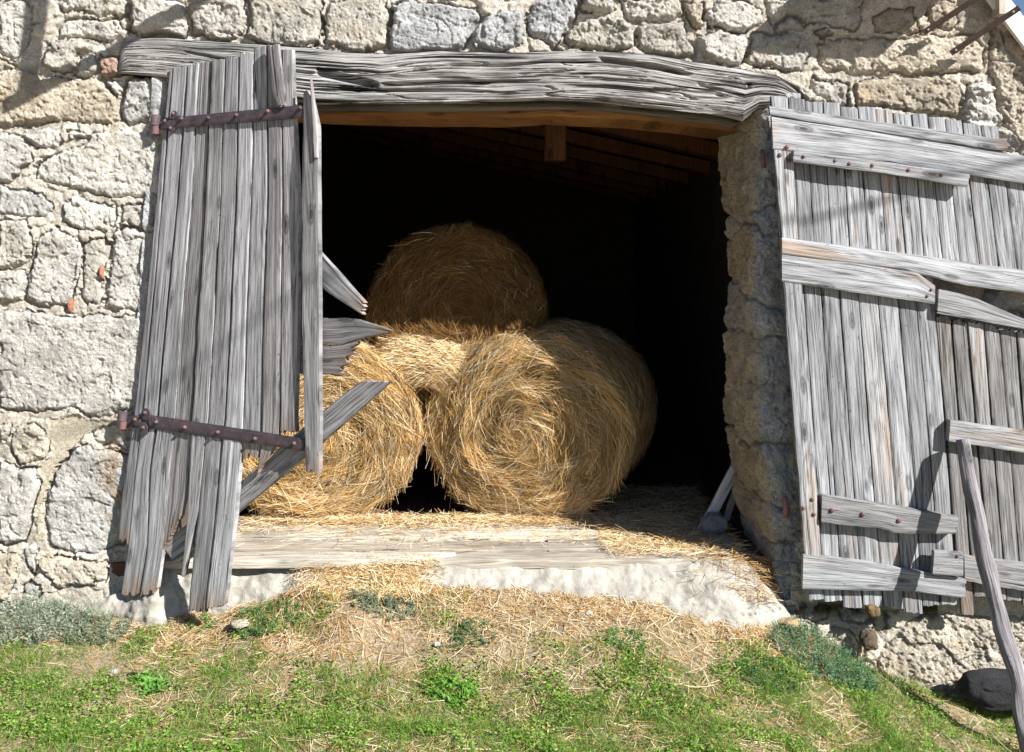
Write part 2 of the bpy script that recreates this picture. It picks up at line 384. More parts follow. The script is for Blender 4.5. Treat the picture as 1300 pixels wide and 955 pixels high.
def build_wall():
    xf = np.arange(-2.72, 2.72, .0062); zf = np.arange(-.42, 3.3, .0062)
    xs = np.concatenate([np.arange(-4.6, -2.72, .03), xf, np.arange(2.72, 4.6, .03)])
    zs = np.concatenate([np.arange(-.9, -.42, .03), zf, np.arange(3.3, 5.2, .03)])
    X, Z = np.meshgrid(xs, zs, indexing='ij')
    PX = CX + X * F / CAMD; PY = CY + (CAMZ - Z) * F / CAMD
    wx = PX + n2(X * 11, Z * 11) * 5 + n2(X * 37, Z * 37 + 4) * 2.2 + n2(X * 80, Z * 80) * 1.1
    wy = PY + n2(X * 11 + 40, Z * 11) * 4 + n2(X * 37 + 40, Z * 37) * 2.0 + n2(X * 80 + 9, Z * 80) * 1.1
    # filler rubble and, outside the photographed part, rough courses
    f1, f2, cid = worley(wx, wy, 34, 22, 11)
    H = -.021 + .014 * np.sqrt(np.clip((f2 - f1) / 8, 0, 1)) * (.4 + cid) + fbm(X * 30, Z * 30, 3) * .009 + .012 * n2(X * 4, Z * 4)
    C = np.array([.78, .715, .61]) * (.86 + .25 * cid[..., None]) * (1 + .12 * fbm(X * 14, Z * 14, 3)[..., None])
    g1, g2, gid = worley(wx + 300, wy + 7, 120, 66, 5)
    hb = -.045 + .06 * np.sqrt(np.clip((g2 - g1) / 20, 0, 1)) + .02 * (gid - .5) + granite_h(X, Z)
    out = (PX < -5) | (PX > 1320) | (PY < -5) | ((PX > 1000) & (PY > 165) & (PY < 745)) | (PY > 905)
    H = np.where(out, hb, H); C = np.where(out[..., None], PAL[(gid * 7.99).astype(int)], C)
    ins = inside(CREAM, wx, wy); H = np.where(ins, -.012 + fbm(X * 12, Z * 12, 3) * .008, H)
    C = np.where(ins[..., None], np.array([.74, .66, .52]), C)
    rr = np.random.default_rng(21)
    for k, poly in enumerate(ST):
        p = np.array(poly, float); x0, y0 = p.min(0) - 9; x1, y1 = p.max(0) + 9
        xa = CAMD * (x0 - CX) / F; xb = CAMD * (x1 - CX) / F; za = CAMZ - (y1 - CY) * CAMD / F; zb = CAMZ - (y0 - CY) * CAMD / F
        i0, i1 = np.searchsorted(xs, [xa, xb]); j0, j1 = np.searchsorted(zs, [za, zb])
        sl = (slice(i0, i1), slice(j0, j1))
        sx, sy = wx[sl], wy[sl]
        ii = inside(poly, sx, sy); d = edist(poly, sx, sy)
        size = math.sqrt((p[:, 0].max() - p[:, 0].min()) * (p[:, 1].max() - p[:, 1].min()))
        ew = min(6.5, .12 * size + 2.)
        t = np.clip(d / ew, 0, 1)
        prof = np.sqrt(1 - (1 - t) ** 2)
        cx, cy = p.mean(0)
        amp = ROUGH.get(k, rr.uniform(.7, 1.15))
        h = -.05 + (.052 + rr.uniform(-.008, .014)) * prof + ((sx - cx) * rr.uniform(-.006, .006) + (sy - cy) * rr.uniform(-.014, .004)) / 40 + granite_h(X[sl] + k * 3.7, Z[sl] + k, amp)
        if 10 <= k <= 24: h = h + np.where(ii, .02 * prof, 0)
        crk = (~ii) & (d < -1.6 + 4. * sstep(-.3, .4, n2(X[sl] * 6 + k, Z[sl] * 6)) + 1.5 * ((sy > cy) & (np.abs(sx - cx) < (p[:, 0].max() - p[:, 0].min()) * .5)))
        crk &= H[sl] < -.005
        Hc = H[sl]; Hc[crk] = np.minimum(Hc[crk], -.046 - .022 * n2(X[sl] * 5, Z[sl] * 5 + k)[crk])
        h = np.where(ii, h, -1)
        m = ii & ((h > H[sl]) | (H[sl] > -.03))
        col = PAL[rr.integers(0, 8)] * rr.uniform(.92, 1.08)
        if k == 9: col = np.array([.5, .34, .27])
        if k in (14, 15, 16): col = np.array([.6, .61, .62])
        if k == 2: col = np.array([.62, .58, .51])
        if k == 62: col = np.array([.68, .61, .5])
        if k in (30, 31, 29): col = np.array([.58, .51, .41])
        Hs = H[sl]; Hs[m] = h[m]
        vv = 1 + .2 * fbm(X[sl] * 20, Z[sl] * 20 + k, 3) + .12 * fbm(X[sl] * 5 + k, Z[sl] * 5, 2)
        Cs = C[sl]; Cs[m] = (col * vv[..., None])[m]
    # rusty stain and moss
    mo = sstep(.0, .5, fbm(X * 12, Z * 12, 3) + .35) * np.exp(-((PY - 772) / 12) ** 2) * (PX > 1000) * (PX < 1190)
    C = C * (1 - mo[..., None]) + np.array([.07, .065, .02]) * mo[..., None]
    ru = sstep(.1, .5, fbm(X * 8, Z * 8, 3) + .2) * np.exp(-((PX - 150) / 22) ** 2 - ((PY - 610) / 60) ** 2)
    C = C * (1 - .75 * ru[..., None]) + np.array([.36, .21, .07]) * .75 * ru[..., None]
    # recess behind the lintel
    lp = LINT_T + LINT_B[::-1]
    li = inside(lp, PX, PY); H[li] = -.09
    # dark recess at the foot of the left jamb
    rc = np.exp(-((PX - 147) / 15) ** 2 - ((PY - 712) / 28) ** 2); H -= rc * .07
    # batter: rubble foot spreads forward
    H += np.clip((.28 - Z) / .5, 0, 1) * .05 * (X > 1.4)
    V = np.stack([X, -H, Z], -1).reshape(-1, 3)
    q = gridq(len(xs), len(zs))
    cx = PX.reshape(-1)[q].mean(1); cy = PY.reshape(-1)[q].mean(1)
    keep = ~inside(OPEN, cx, cy)
    # gable line at the upper right: wall ends under the rake
    keep &= ~((cy < 1.32 * (cx - 1272) + 28 - 4))
    q = q[keep]
    used = np.zeros(len(V), bool); used[q.ravel()] = True
    idx = np.cumsum(used) - 1
    return mk('facade_wall', V[used], idx[q][:, ::-1], M['stone'], barn, C.reshape(-1, 3)[used], None, True)
build_wall()

# right jamb: boulders turning the corner into the reveal
def jamb(name, corner, back, side, bounds, ytop, ybot, detail=.006, depth=.56, front=.22):
    z0 = CAMZ - (ybot - CY) * CAMD / F; z1 = CAMZ - (ytop - CY) * CAMD / F
    zs = np.arange(z0, z1, detail); S = np.arange(0, front + depth, detail)
    s, z = np.meshgrid(S, zs, indexing='ij')
    py = CY + (CAMZ - z) * F / CAMD
    c = np.array(corner, float); xc = (np.interp(py, c[:, 1], c[:, 0]) - CX) * CAMD / F
    b = np.array(back, float); xb = (np.interp(py, b[:, 1], b[:, 0]) - CX) * (CAMD + .5) / F
    r = .07
    # profile: straight, arc, straight
    fx = np.where(s < front, side * (front - s), 0.); yy = np.where(s < front, 0., s - front)
    t = np.clip((s - (front - r)) / (2 * r), 0, 1)
    arc = (s > front - r) & (s < front + r)
    fx = np.where(arc, side * r * (1 - np.sin(t * math.pi / 2)), fx); yy = np.where(arc, r * (1 - np.cos(t * math.pi / 2)), yy)
    nx = np.where(s < front - r, 0, np.where(s > front + r, -side, -side * np.sin(t * math.pi / 2)))
    ny = np.where(s < front - r, -1, np.where(s > front + r, 0, -np.cos(t * math.pi / 2)))
    x = xc + fx + (xb - xc) * np.clip(yy / .5, 0, 1.1)
    wob = n2(s * 7, z * 5) * 9 + n2(s * 25, z * 25) * 4
    d = np.full(s.shape, 1e9); cid = np.zeros(s.shape, int)
    for i, (ya, yb) in enumerate(bounds):
        yl = ya + (yb - ya) * s / (front + depth) + wob
        d = np.minimum(d, np.abs(py - yl)); cid += (py > yl)
    vs = np.abs(s - (front + .3 + .1 * ((cid * 7) % 3 - 1))) * 243 + 6 + np.abs(wob)
    d = np.minimum(d, np.where(cid % 2 == 0, vs, 99))
    h = .045 * np.sqrt(1 - (1 - np.clip(d / 9, 0, 1)) ** 2) - .035 + granite_h(s + 5 + cid * 3.1, z, 1.15) + fbm(s * 6, z * 5, 2) * .02
    V = np.stack([x + nx * h, yy + ny * h, z], -1).reshape(-1, 3)
    pal = 1.6 * np.array([(.40,.34,.26),(.38,.35,.30),(.42,.35,.25),(.37,.35,.32),(.42,.37,.29),(.38,.32,.24)])
    C = pal[cid % 6] * (1 + .25 * fbm(s * 9, z * 9, 3)[..., None])
    gr = sstep(front + .03, front - .04, s)[..., None]
    C = C * (1 - gr) + np.array([.56, .57, .58]) * gr * (1 + .3 * fbm(s * 20, z * 20, 3)[..., None])  # door shade painted grey on the front, hay bounce brown on the reveal
    q = gridq(len(S), len(zs))
    if side < 0: q = q[:, ::-1]
    return mk(name, V, q, M['stone'], barn, C.reshape(-1, 3), None, True)
jamb('door_jamb', [(962,120),(962,180),(955,260),(955,330),(952,380),(962,440),(960,560),(975,620),(982,700),(985,790)],
     [(918,120),(919,190),(922,250),(929,330),(926,400),(924,540),(932,600),(935,660),(955,720),(965,790)], 1,
     [(262,300),(300,268),(392,360),(430,425),(570,565),(640,628),(700,680)], 118, 800)
jamb('door_jamb', [(213,100),(200,300),(188,500),(178,790)], [(250,100),(235,400),(225,790)], -1,
     [(180,190),(300,310),(420,410),(560,570),(680,690)], 96, 800, .012, front=.075)

# ------------------------------------------------------------------ boards
def resample(pl, n):
    p = np.array(pl, float); s = np.concatenate([[0], np.cumsum(np.hypot(*np.diff(p, axis=0).T))])
    t = np.linspace(0, s[-1], n); return np.stack([np.interp(t, s, p[:, 0]), np.interp(t, s, p[:, 1])], -1)
def board(acc, L, R, mp, n, off, th, tint, ragA=0., ragB=0., res=.009, relief=.0022, seed=None, cup=0., wob=0.):
    """ruled board between two pixel polylines, laid on a plane; off = front face offset along n"""
    sd = float(rng.random() * 50 if seed is None else seed)
    pa = mp(*resample(L, 2).T, off); pb = mp(*resample(R, 2).T, off)
    ln = float(np.linalg.norm(pa[0] - pa[1])); wd = float(max(np.linalg.norm(pa[0] - pb[0]), np.linalg.norm(pa[1] - pb[1])))
    nt_ = max(4, int(ln / res / 1.6)); nv = max(5, int(wd / res) + 1)
    l = resample(L, nt_); r = resample(R, nt_)
    lpx = np.hypot(*(l[0] - l[-1])) + 1e-6
    v = np.linspace(0, 1, nv); T = np.linspace(0, 1, nt_)
    rA = ragA / lpx * (np.abs(n2(v * wd * 60 + sd, np.full(nv, sd))) + .5 * np.abs(n2(v * wd * 160 + sd, np.full(nv, 3 + sd))))
    rB = ragB / lpx * (np.abs(n2(v * wd * 60 + sd + 9, np.full(nv, sd))) + .5 * np.abs(n2(v * wd * 160 + sd, np.full(nv, 7 + sd))))
    tt = rA[None, :] + T[:, None] * (1 - rA - rB)[None, :]
    ti = tt * (nt_ - 1); i0 = np.clip(np.floor(ti).astype(int), 0, nt_ - 2); fr = (ti - i0)[..., None]
    lp_ = l[i0] * (1 - fr) + l[i0 + 1] * fr; rp_ = r[i0] * (1 - fr) + r[i0 + 1] * fr
    P = lp_ * (1 - v[None, :, None]) + rp_ * v[None, :, None]
    U = tt * ln; W = np.broadcast_to(v[None, :] * wd, U.shape)
    ew = (n2(U * 9 + sd, W * 0 + sd) * 1.2 + n2(U * 40, W * 0 + sd) * .5) * (wob + .35)
    ex = np.where(v[None, :] < .5, -1, 1) * (np.abs(v[None, :] - .5) * 2) ** 3
    dirv = (rp_ - lp_); dirv = dirv / (np.linalg.norm(dirv, axis=-1, keepdims=True) + 1e-6)
    P = P + dirv * (ew * ex)[..., None]
    V = mp(P[..., 0], P[..., 1], off)
    e = np.minimum(W, wd - W)
    h = relief * (.35 * n2(U * 3 + sd, W * 90) + .6 * n2(U * 1.5 + sd, W * 38)) - .0022 * np.exp(-e / .0018) + cup * ((W / wd - .5) ** 2 * 4) + .003 * n2(U * 2 + sd, W * 3)
    V = V + n * h[..., None]
    B = mp(P[..., 0], P[..., 1], off) - n * th
    a, b = nt_, nv
    V = V.reshape(-1, 3); B = B.reshape(-1, 3); N = len(V)
    q = [gridq(a, b)]
    i = np.arange(a * b).reshape(a, b)
    ring = np.concatenate([i[:, 0], i[-1, 1:], i[-2::-1, -1], i[0, -2:0:-1]])
    rn = np.roll(ring, -1)
    q.append(np.stack([ring, ring + N, rn + N, rn], -1)[:, ::-1])
    q.append(gridq(a, b, N)[:, ::-1])
    G = np.stack([U, W, np.full(U.shape, sd * 3.)], -1).reshape(-1, 3); G2 = G.copy(); G2[:, 2] += th
    tA = U; tB = ln - U
    wA = sstep(.09, .0, tA + .05 * n2(W * 90 + sd, U * 6)) * (ragA > 5); wB = sstep(.13, .0, tB + .07 * n2(W * 90 + sd, U * 6)) * (ragB > 5)
    wR = np.clip(np.maximum(wA, wB), 0, 1)[..., None] * .8
    edge_t = (1 - .2 * np.exp(-np.minimum(W, wd - W) / .004))[..., None]
    TT = np.array(tint) * ((1 - wR) + wR * np.array([.92, .64, .46])) * edge_t
    TT = TT.reshape(-1, 3)
    acc.add(np.concatenate([V, B]), np.concatenate(q), np.concatenate([TT, TT]), np.concatenate([G, G2]))

def bolts(acc, pts, mp, n, off, r=.009, h=.008, tint=(1.6, 1.1, 1.)):
    for (px, py) in pts:
        c = mp(px, py, off); c = np.array(c).reshape(3)
        t1 = np.cross(n, [0, 0, 1.]); t1 /= np.linalg.norm(t1); t2 = np.cross(n, t1)
        a = np.linspace(0, 2 * math.pi, 9)[:-1] + .3
        rings = []
        for (rr, hh) in ((1., -.002), (1., h * .5), (.6, h), (.05, h * 1.15)):
            rings.append(c + (np.cos(a)[:, None] * t1 + np.sin(a)[:, None] * t2) * r * rr + n * hh)
        V = np.concatenate(rings); k = 8; q = []
        for j in range(3):
            for i in range(k): q.append((j * k + i, j * k + (i + 1) % k, (j + 1) * k + (i + 1) % k, (j + 1) * k + i))
        acc.add(V, q, tint)

def flat_y(y): return plane_map((0, y, 0), (0, -1, 0))

# ---- right door (swung back against the wall)
mpR, nR = flat_y(-.125)
seams = {  # y : list of x for seams 0..13
 0: [1007,1028,1050.5,1073,1096,1119,1142,1165.6,1187.6,1210,1233,1256.6,1279.6,1303,1326,1349,1372],
 1: [1014,1035,1057,1080,1103.6,1127,1151,1174.7,1198.4,1221,1245.8,1269.5,1293,1317,1341,1365,1389],
}
def up(i, y):
    a, b = seams[0][i], seams[1][i]; yr = 217 + (a - 1007) * .13; y2 = 320 + (a - 1007) * .13
    return a + (b - a) * (y - yr) / (y2 - yr)
lowx = [[1019,1041,1064,1088,1112,1137,1160.5,1184],[1039,1061,1085,1110,1137,1163,1186,1207],[1044,1067,1092,1118,1144,1168,1190,1212]]
def lo(i, y): return np.interp(y, [345, 630, 720, 790], [lowx[0][i], lowx[1][i], lowx[2][i], lowx[2][i] + 5])
lowr = [[1188,1207,1227.5,1249,1268,1288.5,1309,1330,1351,1372],[1200,1217,1239,1258.6,1279,1299,1319.5,1340,1361,1382],[1216,1233,1256,1275,1295,1315,1336,1357,1378,1399]]
def lor(i, y): return np.interp(y, [405, 530, 720, 790], [lowr[0][i], lowr[1][i], lowr[2][i], lowr[2][i] + 6])
acc = Acc()
GR = lambda a=.12, w=0.: tuple(np.array([1., 1., 1.]) * (1 + rng.uniform(-a, a)) * np.array([1 + w, 1, 1 - w]))
xl = 984
for i in range(-1, 16):
    xa0 = up(i, 130) if i >= 0 else 976; x_l = lambda y, i=i: (up(i, y) if i >= 0 else 983 + (y - 190) * .069)
    x_r = lambda y, i=i: up(i + 1, y)
    yt = 120 + (x_l(140) - 975) * .142 + rng.uniform(-2, 2) if i < 12 else 200
    yb = 330 if i < 7 else 352
    g = .6
    board(acc, [(x_l(y) + g, y) for y in (yt, 200, yb)], [(x_r(y) - g, y) for y in (yt + rng.uniform(0, 3), 203, yb)], mpR, nR, 0, .026, GR(.2), 1, 3)
for i in range(-1, 7):
    l = (lambda y: 997 + (y - 361) * .075) if i < 0 else (lambda y, i=i: lo(i, y))
    r = lambda y, i=i: lo(i + 1, y)
    yb = [764, 766, 772, 769, 771, 779, 772, 768][i + 1]
    g = .6
    w = .03 if rng.random() < .3 else 0
    board(acc, [(l(y) + g, y) for y in (350, 500, 640, 720, yb)], [(r(y) - g, y) for y in (350, 500, 640, 720, yb + rng.uniform(-5, 5))], mpR, nR, 0, .026, GR(.22, w), 0, 2.5)
for i in range(0, 9):
    yb = [782, 760, 762, 764, 770, 772, 770, 768, 770][i]
    gg = [.8, 2., 1.2, .6, .7, 2., .7, .7, .7][i]
    board(acc, [(lor(i, y) + gg, y) for y in (399 + i * 4, 530, 720, yb)], [(lor(i + 1, y) - gg, y) for y in (401 + i * 4, 530, 720, yb)], mpR, nR, -.002, .026, np.array(GR(.2, .05)) * .72, 5, 2.5)
rdoor = acc.build('wooden_door', M['door2'], barn)
tag(rdoor, 'right door leaf of bleached vertical boards with cross battens, folded back against the wall')
def rpart(name, L, R, off, th, tint, mat='door2', **k):
    a = Acc(); board(a, L, R, mpR, nR, off, th, tint, **k); return a.build(name, M[mat], rdoor)
rpart('batten', [(977,134),(1120,155),(1262,176),(1285,176)], [(978,146),(1120,168),(1262,190),(1284,192)], .034, .033, (1.05,)*3, ragB=9)
rpart('batten', [(980,147),(1130,169),(1300,197),(1430,215)], [(982,189),(1130,205),(1300,233),(1430,251)], .032, .031, (1.12,)*3, cup=-.006)
rpart('ledger', [(1008,191),(1120,205),(1232,221)], [(1007,205),(1120,220),(1230,237)], .062, .03, (.9,)*3, ragB=3)
rpart('stile', [(983,190),(993,302)], [(1007,193),(1014,304)], .03, .029, (1.1,)*3)
rpart('stile', [(995,358),(1008,530),(1022,706)], [(1018,361),(1030,530),(1043,707)], .03, .029, (1.0,)*3)
rpart('batten', [(993,302),(1150,322),(1300,343),(1430,361)], [(993,322),(1150,343),(1225,362),(1300,372),(1430,390)], .036, .035, (1.14,)*3, cup=-.004)
rpart('batten', [(993,322.5),(1090,335),(1165,346),(1187,363)], [(993,358),(1090,372),(1187,386)], .034, .033, (1.08,)*3)
rpart('broken_brace', [(1192,367),(1217,372),(1241,379),(1270,392),(1300,405),(1430,440)], [(1190,398),(1241,407),(1300,418),(1430,448)], .03, .028, (.8,.78,.76))
rpart('batten', [(1207,534),(1300,547),(1430,565)], [(1205,560),(1300,575),(1430,593)], .05, .048, (.92,.9,.88), wob=.5)
rpart('batten', [(1044,629),(1130,642),(1219,656)], [(1043,664),(1120,672),(1140,678),(1214,679)], .05, .048, (.82,.79,.77), ragB=5, wob=1.)
rpart('block', [(1186,699),(1223,702)], [(1184,729),(1223,732)], .06, .03, (.85,)*3)
rpart('batten', [(1020,704),(1100,714),(1165,725),(1228,735)], [(1019,748),(1100,750),(1165,752),(1200,757),(1226,760)], .036, .035, (1.,)*3, ragB=3)
rpart('batten', [(1224,705),(1300,715),(1430,733)], [(1225,738),(1300,751),(1430,769)], .034, .033, (.85,.82,.8), wob=1.)
for pts_, of_, r_ in (([(990,197),(1001,204),(999,187),(1031,634),(1020,645),(1033,653)], .03, .011), ([(1020,199),(1060,204),(1078,208),(1107,210),(1153,216),(1195,222)], .062, .01), ([(1056,648),(1095,653),(1141,661)], .05, .012), ([(1215,706)], .06, .008), ([(1182,368),(1177,376)], .034, .008)):
    for p_ in pts_:
        a = Acc(); bolts(a, [p_], mpR, nR, of_, r=r_, tint=(1.7, 1.1, 1.)); a.build('bolt', M['iron'], rdoor)

# ---- left door (ajar)
th_ = math.radians(25)
w_ = np.array([math.cos(th_), -math.sin(th_), 0]); h_ = np.array([-.247, 0, -2.53])
nL = np.cross(h_, w_); nL /= np.linalg.norm(nL)
if nL[1] > 0: nL = -nL
mpL, nL = plane_map(at(180, 420, -.045), nL)
DY = [85, 250, 300, 530, 565]
ls = [ # seams at those heights
 [214,199,194,169,163],[219,206,202,181,176],[237,225,220,200,195],[252.5,243,238,222,218],[268.5,261.5,258,243.6,242],
 [285,280,277.5,264,260],[303,299.6,298,286,282],[321,319,316,308,306],[338.6,339,337,331.6,330],[357,357.5,357,355,354],[371,380,381,376,375]]
def lx(i, y):
    a = ls[i]
    if y > 530: return a[3] + (a[4] - a[3]) * (y - 530) / 35. if i not in () else a[4]
    return float(np.interp(y, DY, a))
acc = Acc()
tops = [86, 82, 78, 75, 72, 67, 63, 55, 57, 60]
def LP(i, j, ytop, extraL, extraR, tint, ragB=6, off=0., ragA=2, gl=.8, gr=.8, topR=None):
    ys = [ytop, 160, 250, 400, 530]; tint = np.array(tint) * rng.uniform(.8, 1.15)
    L = [(lx(i, y) + gl, y) for y in ys] + extraL; R = [(lx(j, y if k else (topR or ytop)) - gr, y if k else (topR or ytop)) for k, y in enumerate(ys)] + extraR
    board(acc, L, R, mpL, nL, off, .026, tint, ragA, ragB)
dk = np.array([.8, .77, .75])
LP(0, 1, 87, [(159,594),(150,689)], [(173,600),(163,694)], (.85,.84,.86), 8)
LP(1, 2, 84, [(172,600),(163,694),(153,757)], [(189,600),(186,690),(176,757)], (1.05,)*3, 9)
LP(2, 3, 80, [(191,600),(187,690),(176,764)], [(215,600),(205,700),(198,752)], (1.08,)*3, 9, off=.004)
LP(3, 4, 78, [(218,565),(212,640),(204,705)], [(241,565),(237,620),(228,662)], dk, 16, off=-.004)
LP(4, 5, 74, [(242,565),(238,650),(230,734)], [(259,565),(251,650),(232,733)], (.95,.93,.92), 4, off=.003)
LP(5, 6, 71, [(260,565),(251,660),(238,782)], [(280,565),(273,660),(260,781)], (.88,.87,.87), 9)
LP(6, 7, 66, [(282,565),(274,660),(260,778)], [(306,565),(299,650),(284,774)], (1.08,)*3, 8, off=.003)
LP(7, 8, 61, [(306,565),(309,590)], [(330,565),(326,586)], (1.,)*3, 16, topR=57)
LP(8, 9, 55, [(331,562),(325,606)], [(352,560),(337,586)], dk * .95, 18, off=.002, topR=62)
LP(9, 10, 62, [(355,550)], [(376,553)], (.92,.9,.88), 8)
# split board standing proud at the top and its spikes
board(acc, [(338,56),(345,120),(352,134)], [(352,54),(357,100),(361,134)], mpL, nL, .03, .02, (.85,.8,.78), 4, 1)
ldoor = acc.build('wooden_door', M['door'], barn)
tag(ldoor, 'left door leaf of narrow grey boards with rotten broken lower ends, standing ajar')
def lpart(name, L, R, off, th, tint, mat='door', **k):
    a = Acc(); board(a, L, R, mpL, nL, off, th, tint, **k); return a.build(name, M[mat], ldoor)
o = lpart('loose_board', [(384,116),(384,200),(383,400),(388,606)], [(392,110),(403,160),(405,400),(405,609)], .02, .03, (.85,.83,.82), ragA=12, ragB=12)
lpart('splinter', [(393,98),(396,150),(398,200)], [(394.5,98),(401,150),(403,200)], .03, .012, (1.1,1.,1.))
lpart('broken_brace', [(385,298),(405,320),(464,386)], [(380,334),(405,364),(462,402)], -.03, .03, (.95,)*3, ragB=14)
lpart('broken_rail', [(370,405),(452,405),(484,414),(498,420)], [(370,436),(430,437),(462,430),(496,423)], -.03, .03, (.72,.7,.68), ragB=8, wob=1.5)
lpart('broken_rail', [(370,437.5),(420,438),(461,432)], [(370,474),(408,476),(436,478)], -.03, .03, (.62,.58,.56), ragB=14, wob=1.5)
lpart('broken_brace', [(206,690),(303,614),(408,523),(442,496),(461,483)], [(222,715),(301,651),(408,561),(450,525),(495,484)], -.03, .03, (.9,.88,.86), ragB=3)
lpart('splinter', [(318,600),(350,572),(374,553)], [(319,602),(351,574),(375,555)], .0, .008, (1.3,1.05,.8))

def strap(top, bot, flare, nails, barrel, rust, blen):
    a = Acc(); off = .012
    board(a, top, bot, mpL, nL, off, .009, (1., 1., 1.), relief=.0004, res=.014, wob=-.3)
    for (cx, cy, r) in flare:
        c = mpL(cx, cy, off).reshape(3); t1 = w_; t2 = np.cross(nL, t1)
        ang = np.linspace(0, 2 * math.pi, 21)[:-1]; k = 20
        R1 = c + (np.cos(ang)[:, None] * t1 + np.sin(ang)[:, None] * t2) * r * 1.01
        V = np.concatenate([R1 + nL * .0015, R1 - nL * .01, np.tile(c + nL * .0025, (k, 1))]); q = []
        for i in range(k):
            j = (i + 1) % k
            q.append((i, j, k + j, k + i)); q.append((2 * k + i, 2 * k + j, j, i))
        a.add(V, q, (1., 1., 1.))
    bolts(a, nails, mpL, nL, off, r=.0095, h=.014, tint=(1.4, 1.2, 1.15))
    # rolled knuckle
    cx, cy0, cy1 = barrel
    for (ya, yb, r, tint) in ((cy0, cy1, .024, (1.3, 1.2, 1.2)), (cy1, cy1 + blen, .0205, (1.9, 1.25, 1.15))):
        p0 = at(cx, ya, -.05).reshape(3); p1 = at(cx - (yb - ya) * .12, yb, -.05).reshape(3)
        ang = np.linspace(0, 2 * math.pi, 17)[:-1]; k = 16
        rings = []
        for (t, rr) in ((0, .1), (0, .85), (.06, 1), (.94, 1), (1, .85), (1, .1)):
            c = p0 * (1 - t) + p1 * t; rings.append(c + np.stack([np.cos(ang), np.sin(ang), 0 * ang], -1) * r * rr)
        V = np.concatenate(rings); q = []
        for j in range(5):
            for i in range(k): q.append((j * k + i, j * k + (i + 1) % k, (j + 1) * k + (i + 1) % k, (j + 1) * k + i))
        a.add(V, q, tint)
    return a.build('strap_hinge', M['iron'], ldoor)
strap([(203,154),(240,147),(389,133)], [(203,165),(240,161),(388,149)], [(221,146,.021),(211,154,.02),(218,163,.021),(228,152,.021)],
      [(220.5,144.5),(210,154),(217,163),(231,151),(265,150),(301,146.5),(340.6,141.6),(382,137.5)], (198, 146, 160), True, 11)
strap([(160,528),(190,527),(386,557)], [(160,543),(196,545),(385,573)], [(185,526,.03),(173,534,.026),(182,545,.03),(194,535,.028)],
      [(185,524),(172,532.6),(182.6,543),(199,536),(235,542.7),(277,548.7),(324,557),(374,563)], (156, 523, 535), True, 10)

# hinge pins on the right jamb
def tube(acc, pts, r, tint=(1, 1, 1), k=10, rough=0., seed=1.):
    P = np.array(pts, float); n = len(P); r = np.broadcast_to(np.asarray(r, float), (n,))
    T = np.gradient(P, axis=0); T /= np.linalg.norm(T, axis=1)[:, None]
    upv = np.array([0, 0, 1.]) if abs(T[0, 2]) < .9 else np.array([0, 1., 0])
    A = np.cross(T, upv); A /= np.linalg.norm(A, axis=1)[:, None]; B = np.cross(T, A)
    ang = np.linspace(0, 2 * math.pi, k + 1)[:-1]
    s = np.concatenate([[0], np.cumsum(np.linalg.norm(np.diff(P, axis=0), axis=1))])
    rr = r[:, None] * (1 + rough * n2(s[:, None] * 8 + seed, np.cos(ang)[None, :] * 2 + 7) + rough * .6 * n2(s[:, None] * 3, np.sin(ang)[None, :] * 9))
    V = P[:, None] + (A[:, None] * np.cos(ang)[None, :, None] + B[:, None] * np.sin(ang)[None, :, None]) * rr[..., None]
    V = np.concatenate([V, P[:1, None] + (V[:1] - P[:1, None]) * .02, P[-1:, None] + (V[-1:] - P[-1:, None]) * .02])
    order = [n] + list(range(n)) + [n + 1]
    V = V[order].reshape(-1, 3); m = n + 2; q = []
    i = np.arange(m * k).reshape(m, k); ir = np.roll(i, -1, 1)
    q = np.stack([i[:-1], ir[:-1], ir[1:], i[1:]], -1).reshape(-1, 4)
    sl = np.concatenate([[s[0]], s, [s[-1]]])
    G = np.stack([np.repeat(sl, k), np.tile(ang * float(r.mean()), m), np.full(m * k, seed)], -1)
    acc.add(V, q, tint, G)
for (x, y0, y1, yy) in ((968, 190, 213, -.045), (997, 631, 657, -.05)):
    a = Acc(); tube(a, [at(x, y0, yy), at(x, y0 + 9, yy), at(x + .5, y0 + 10, yy), at(x + 1, y1, yy)], [.010, .011, .013, .013], (2.6, 1.7, 1.6), 14)
    tube(a, [at(x + 1, y1 - 3, yy), at(x + 2, y1 - 2, .08)], [.012, .012], (3, 1.5, 1.2), 8)
    a.build('hinge_pin', M['iron'], barn, True)
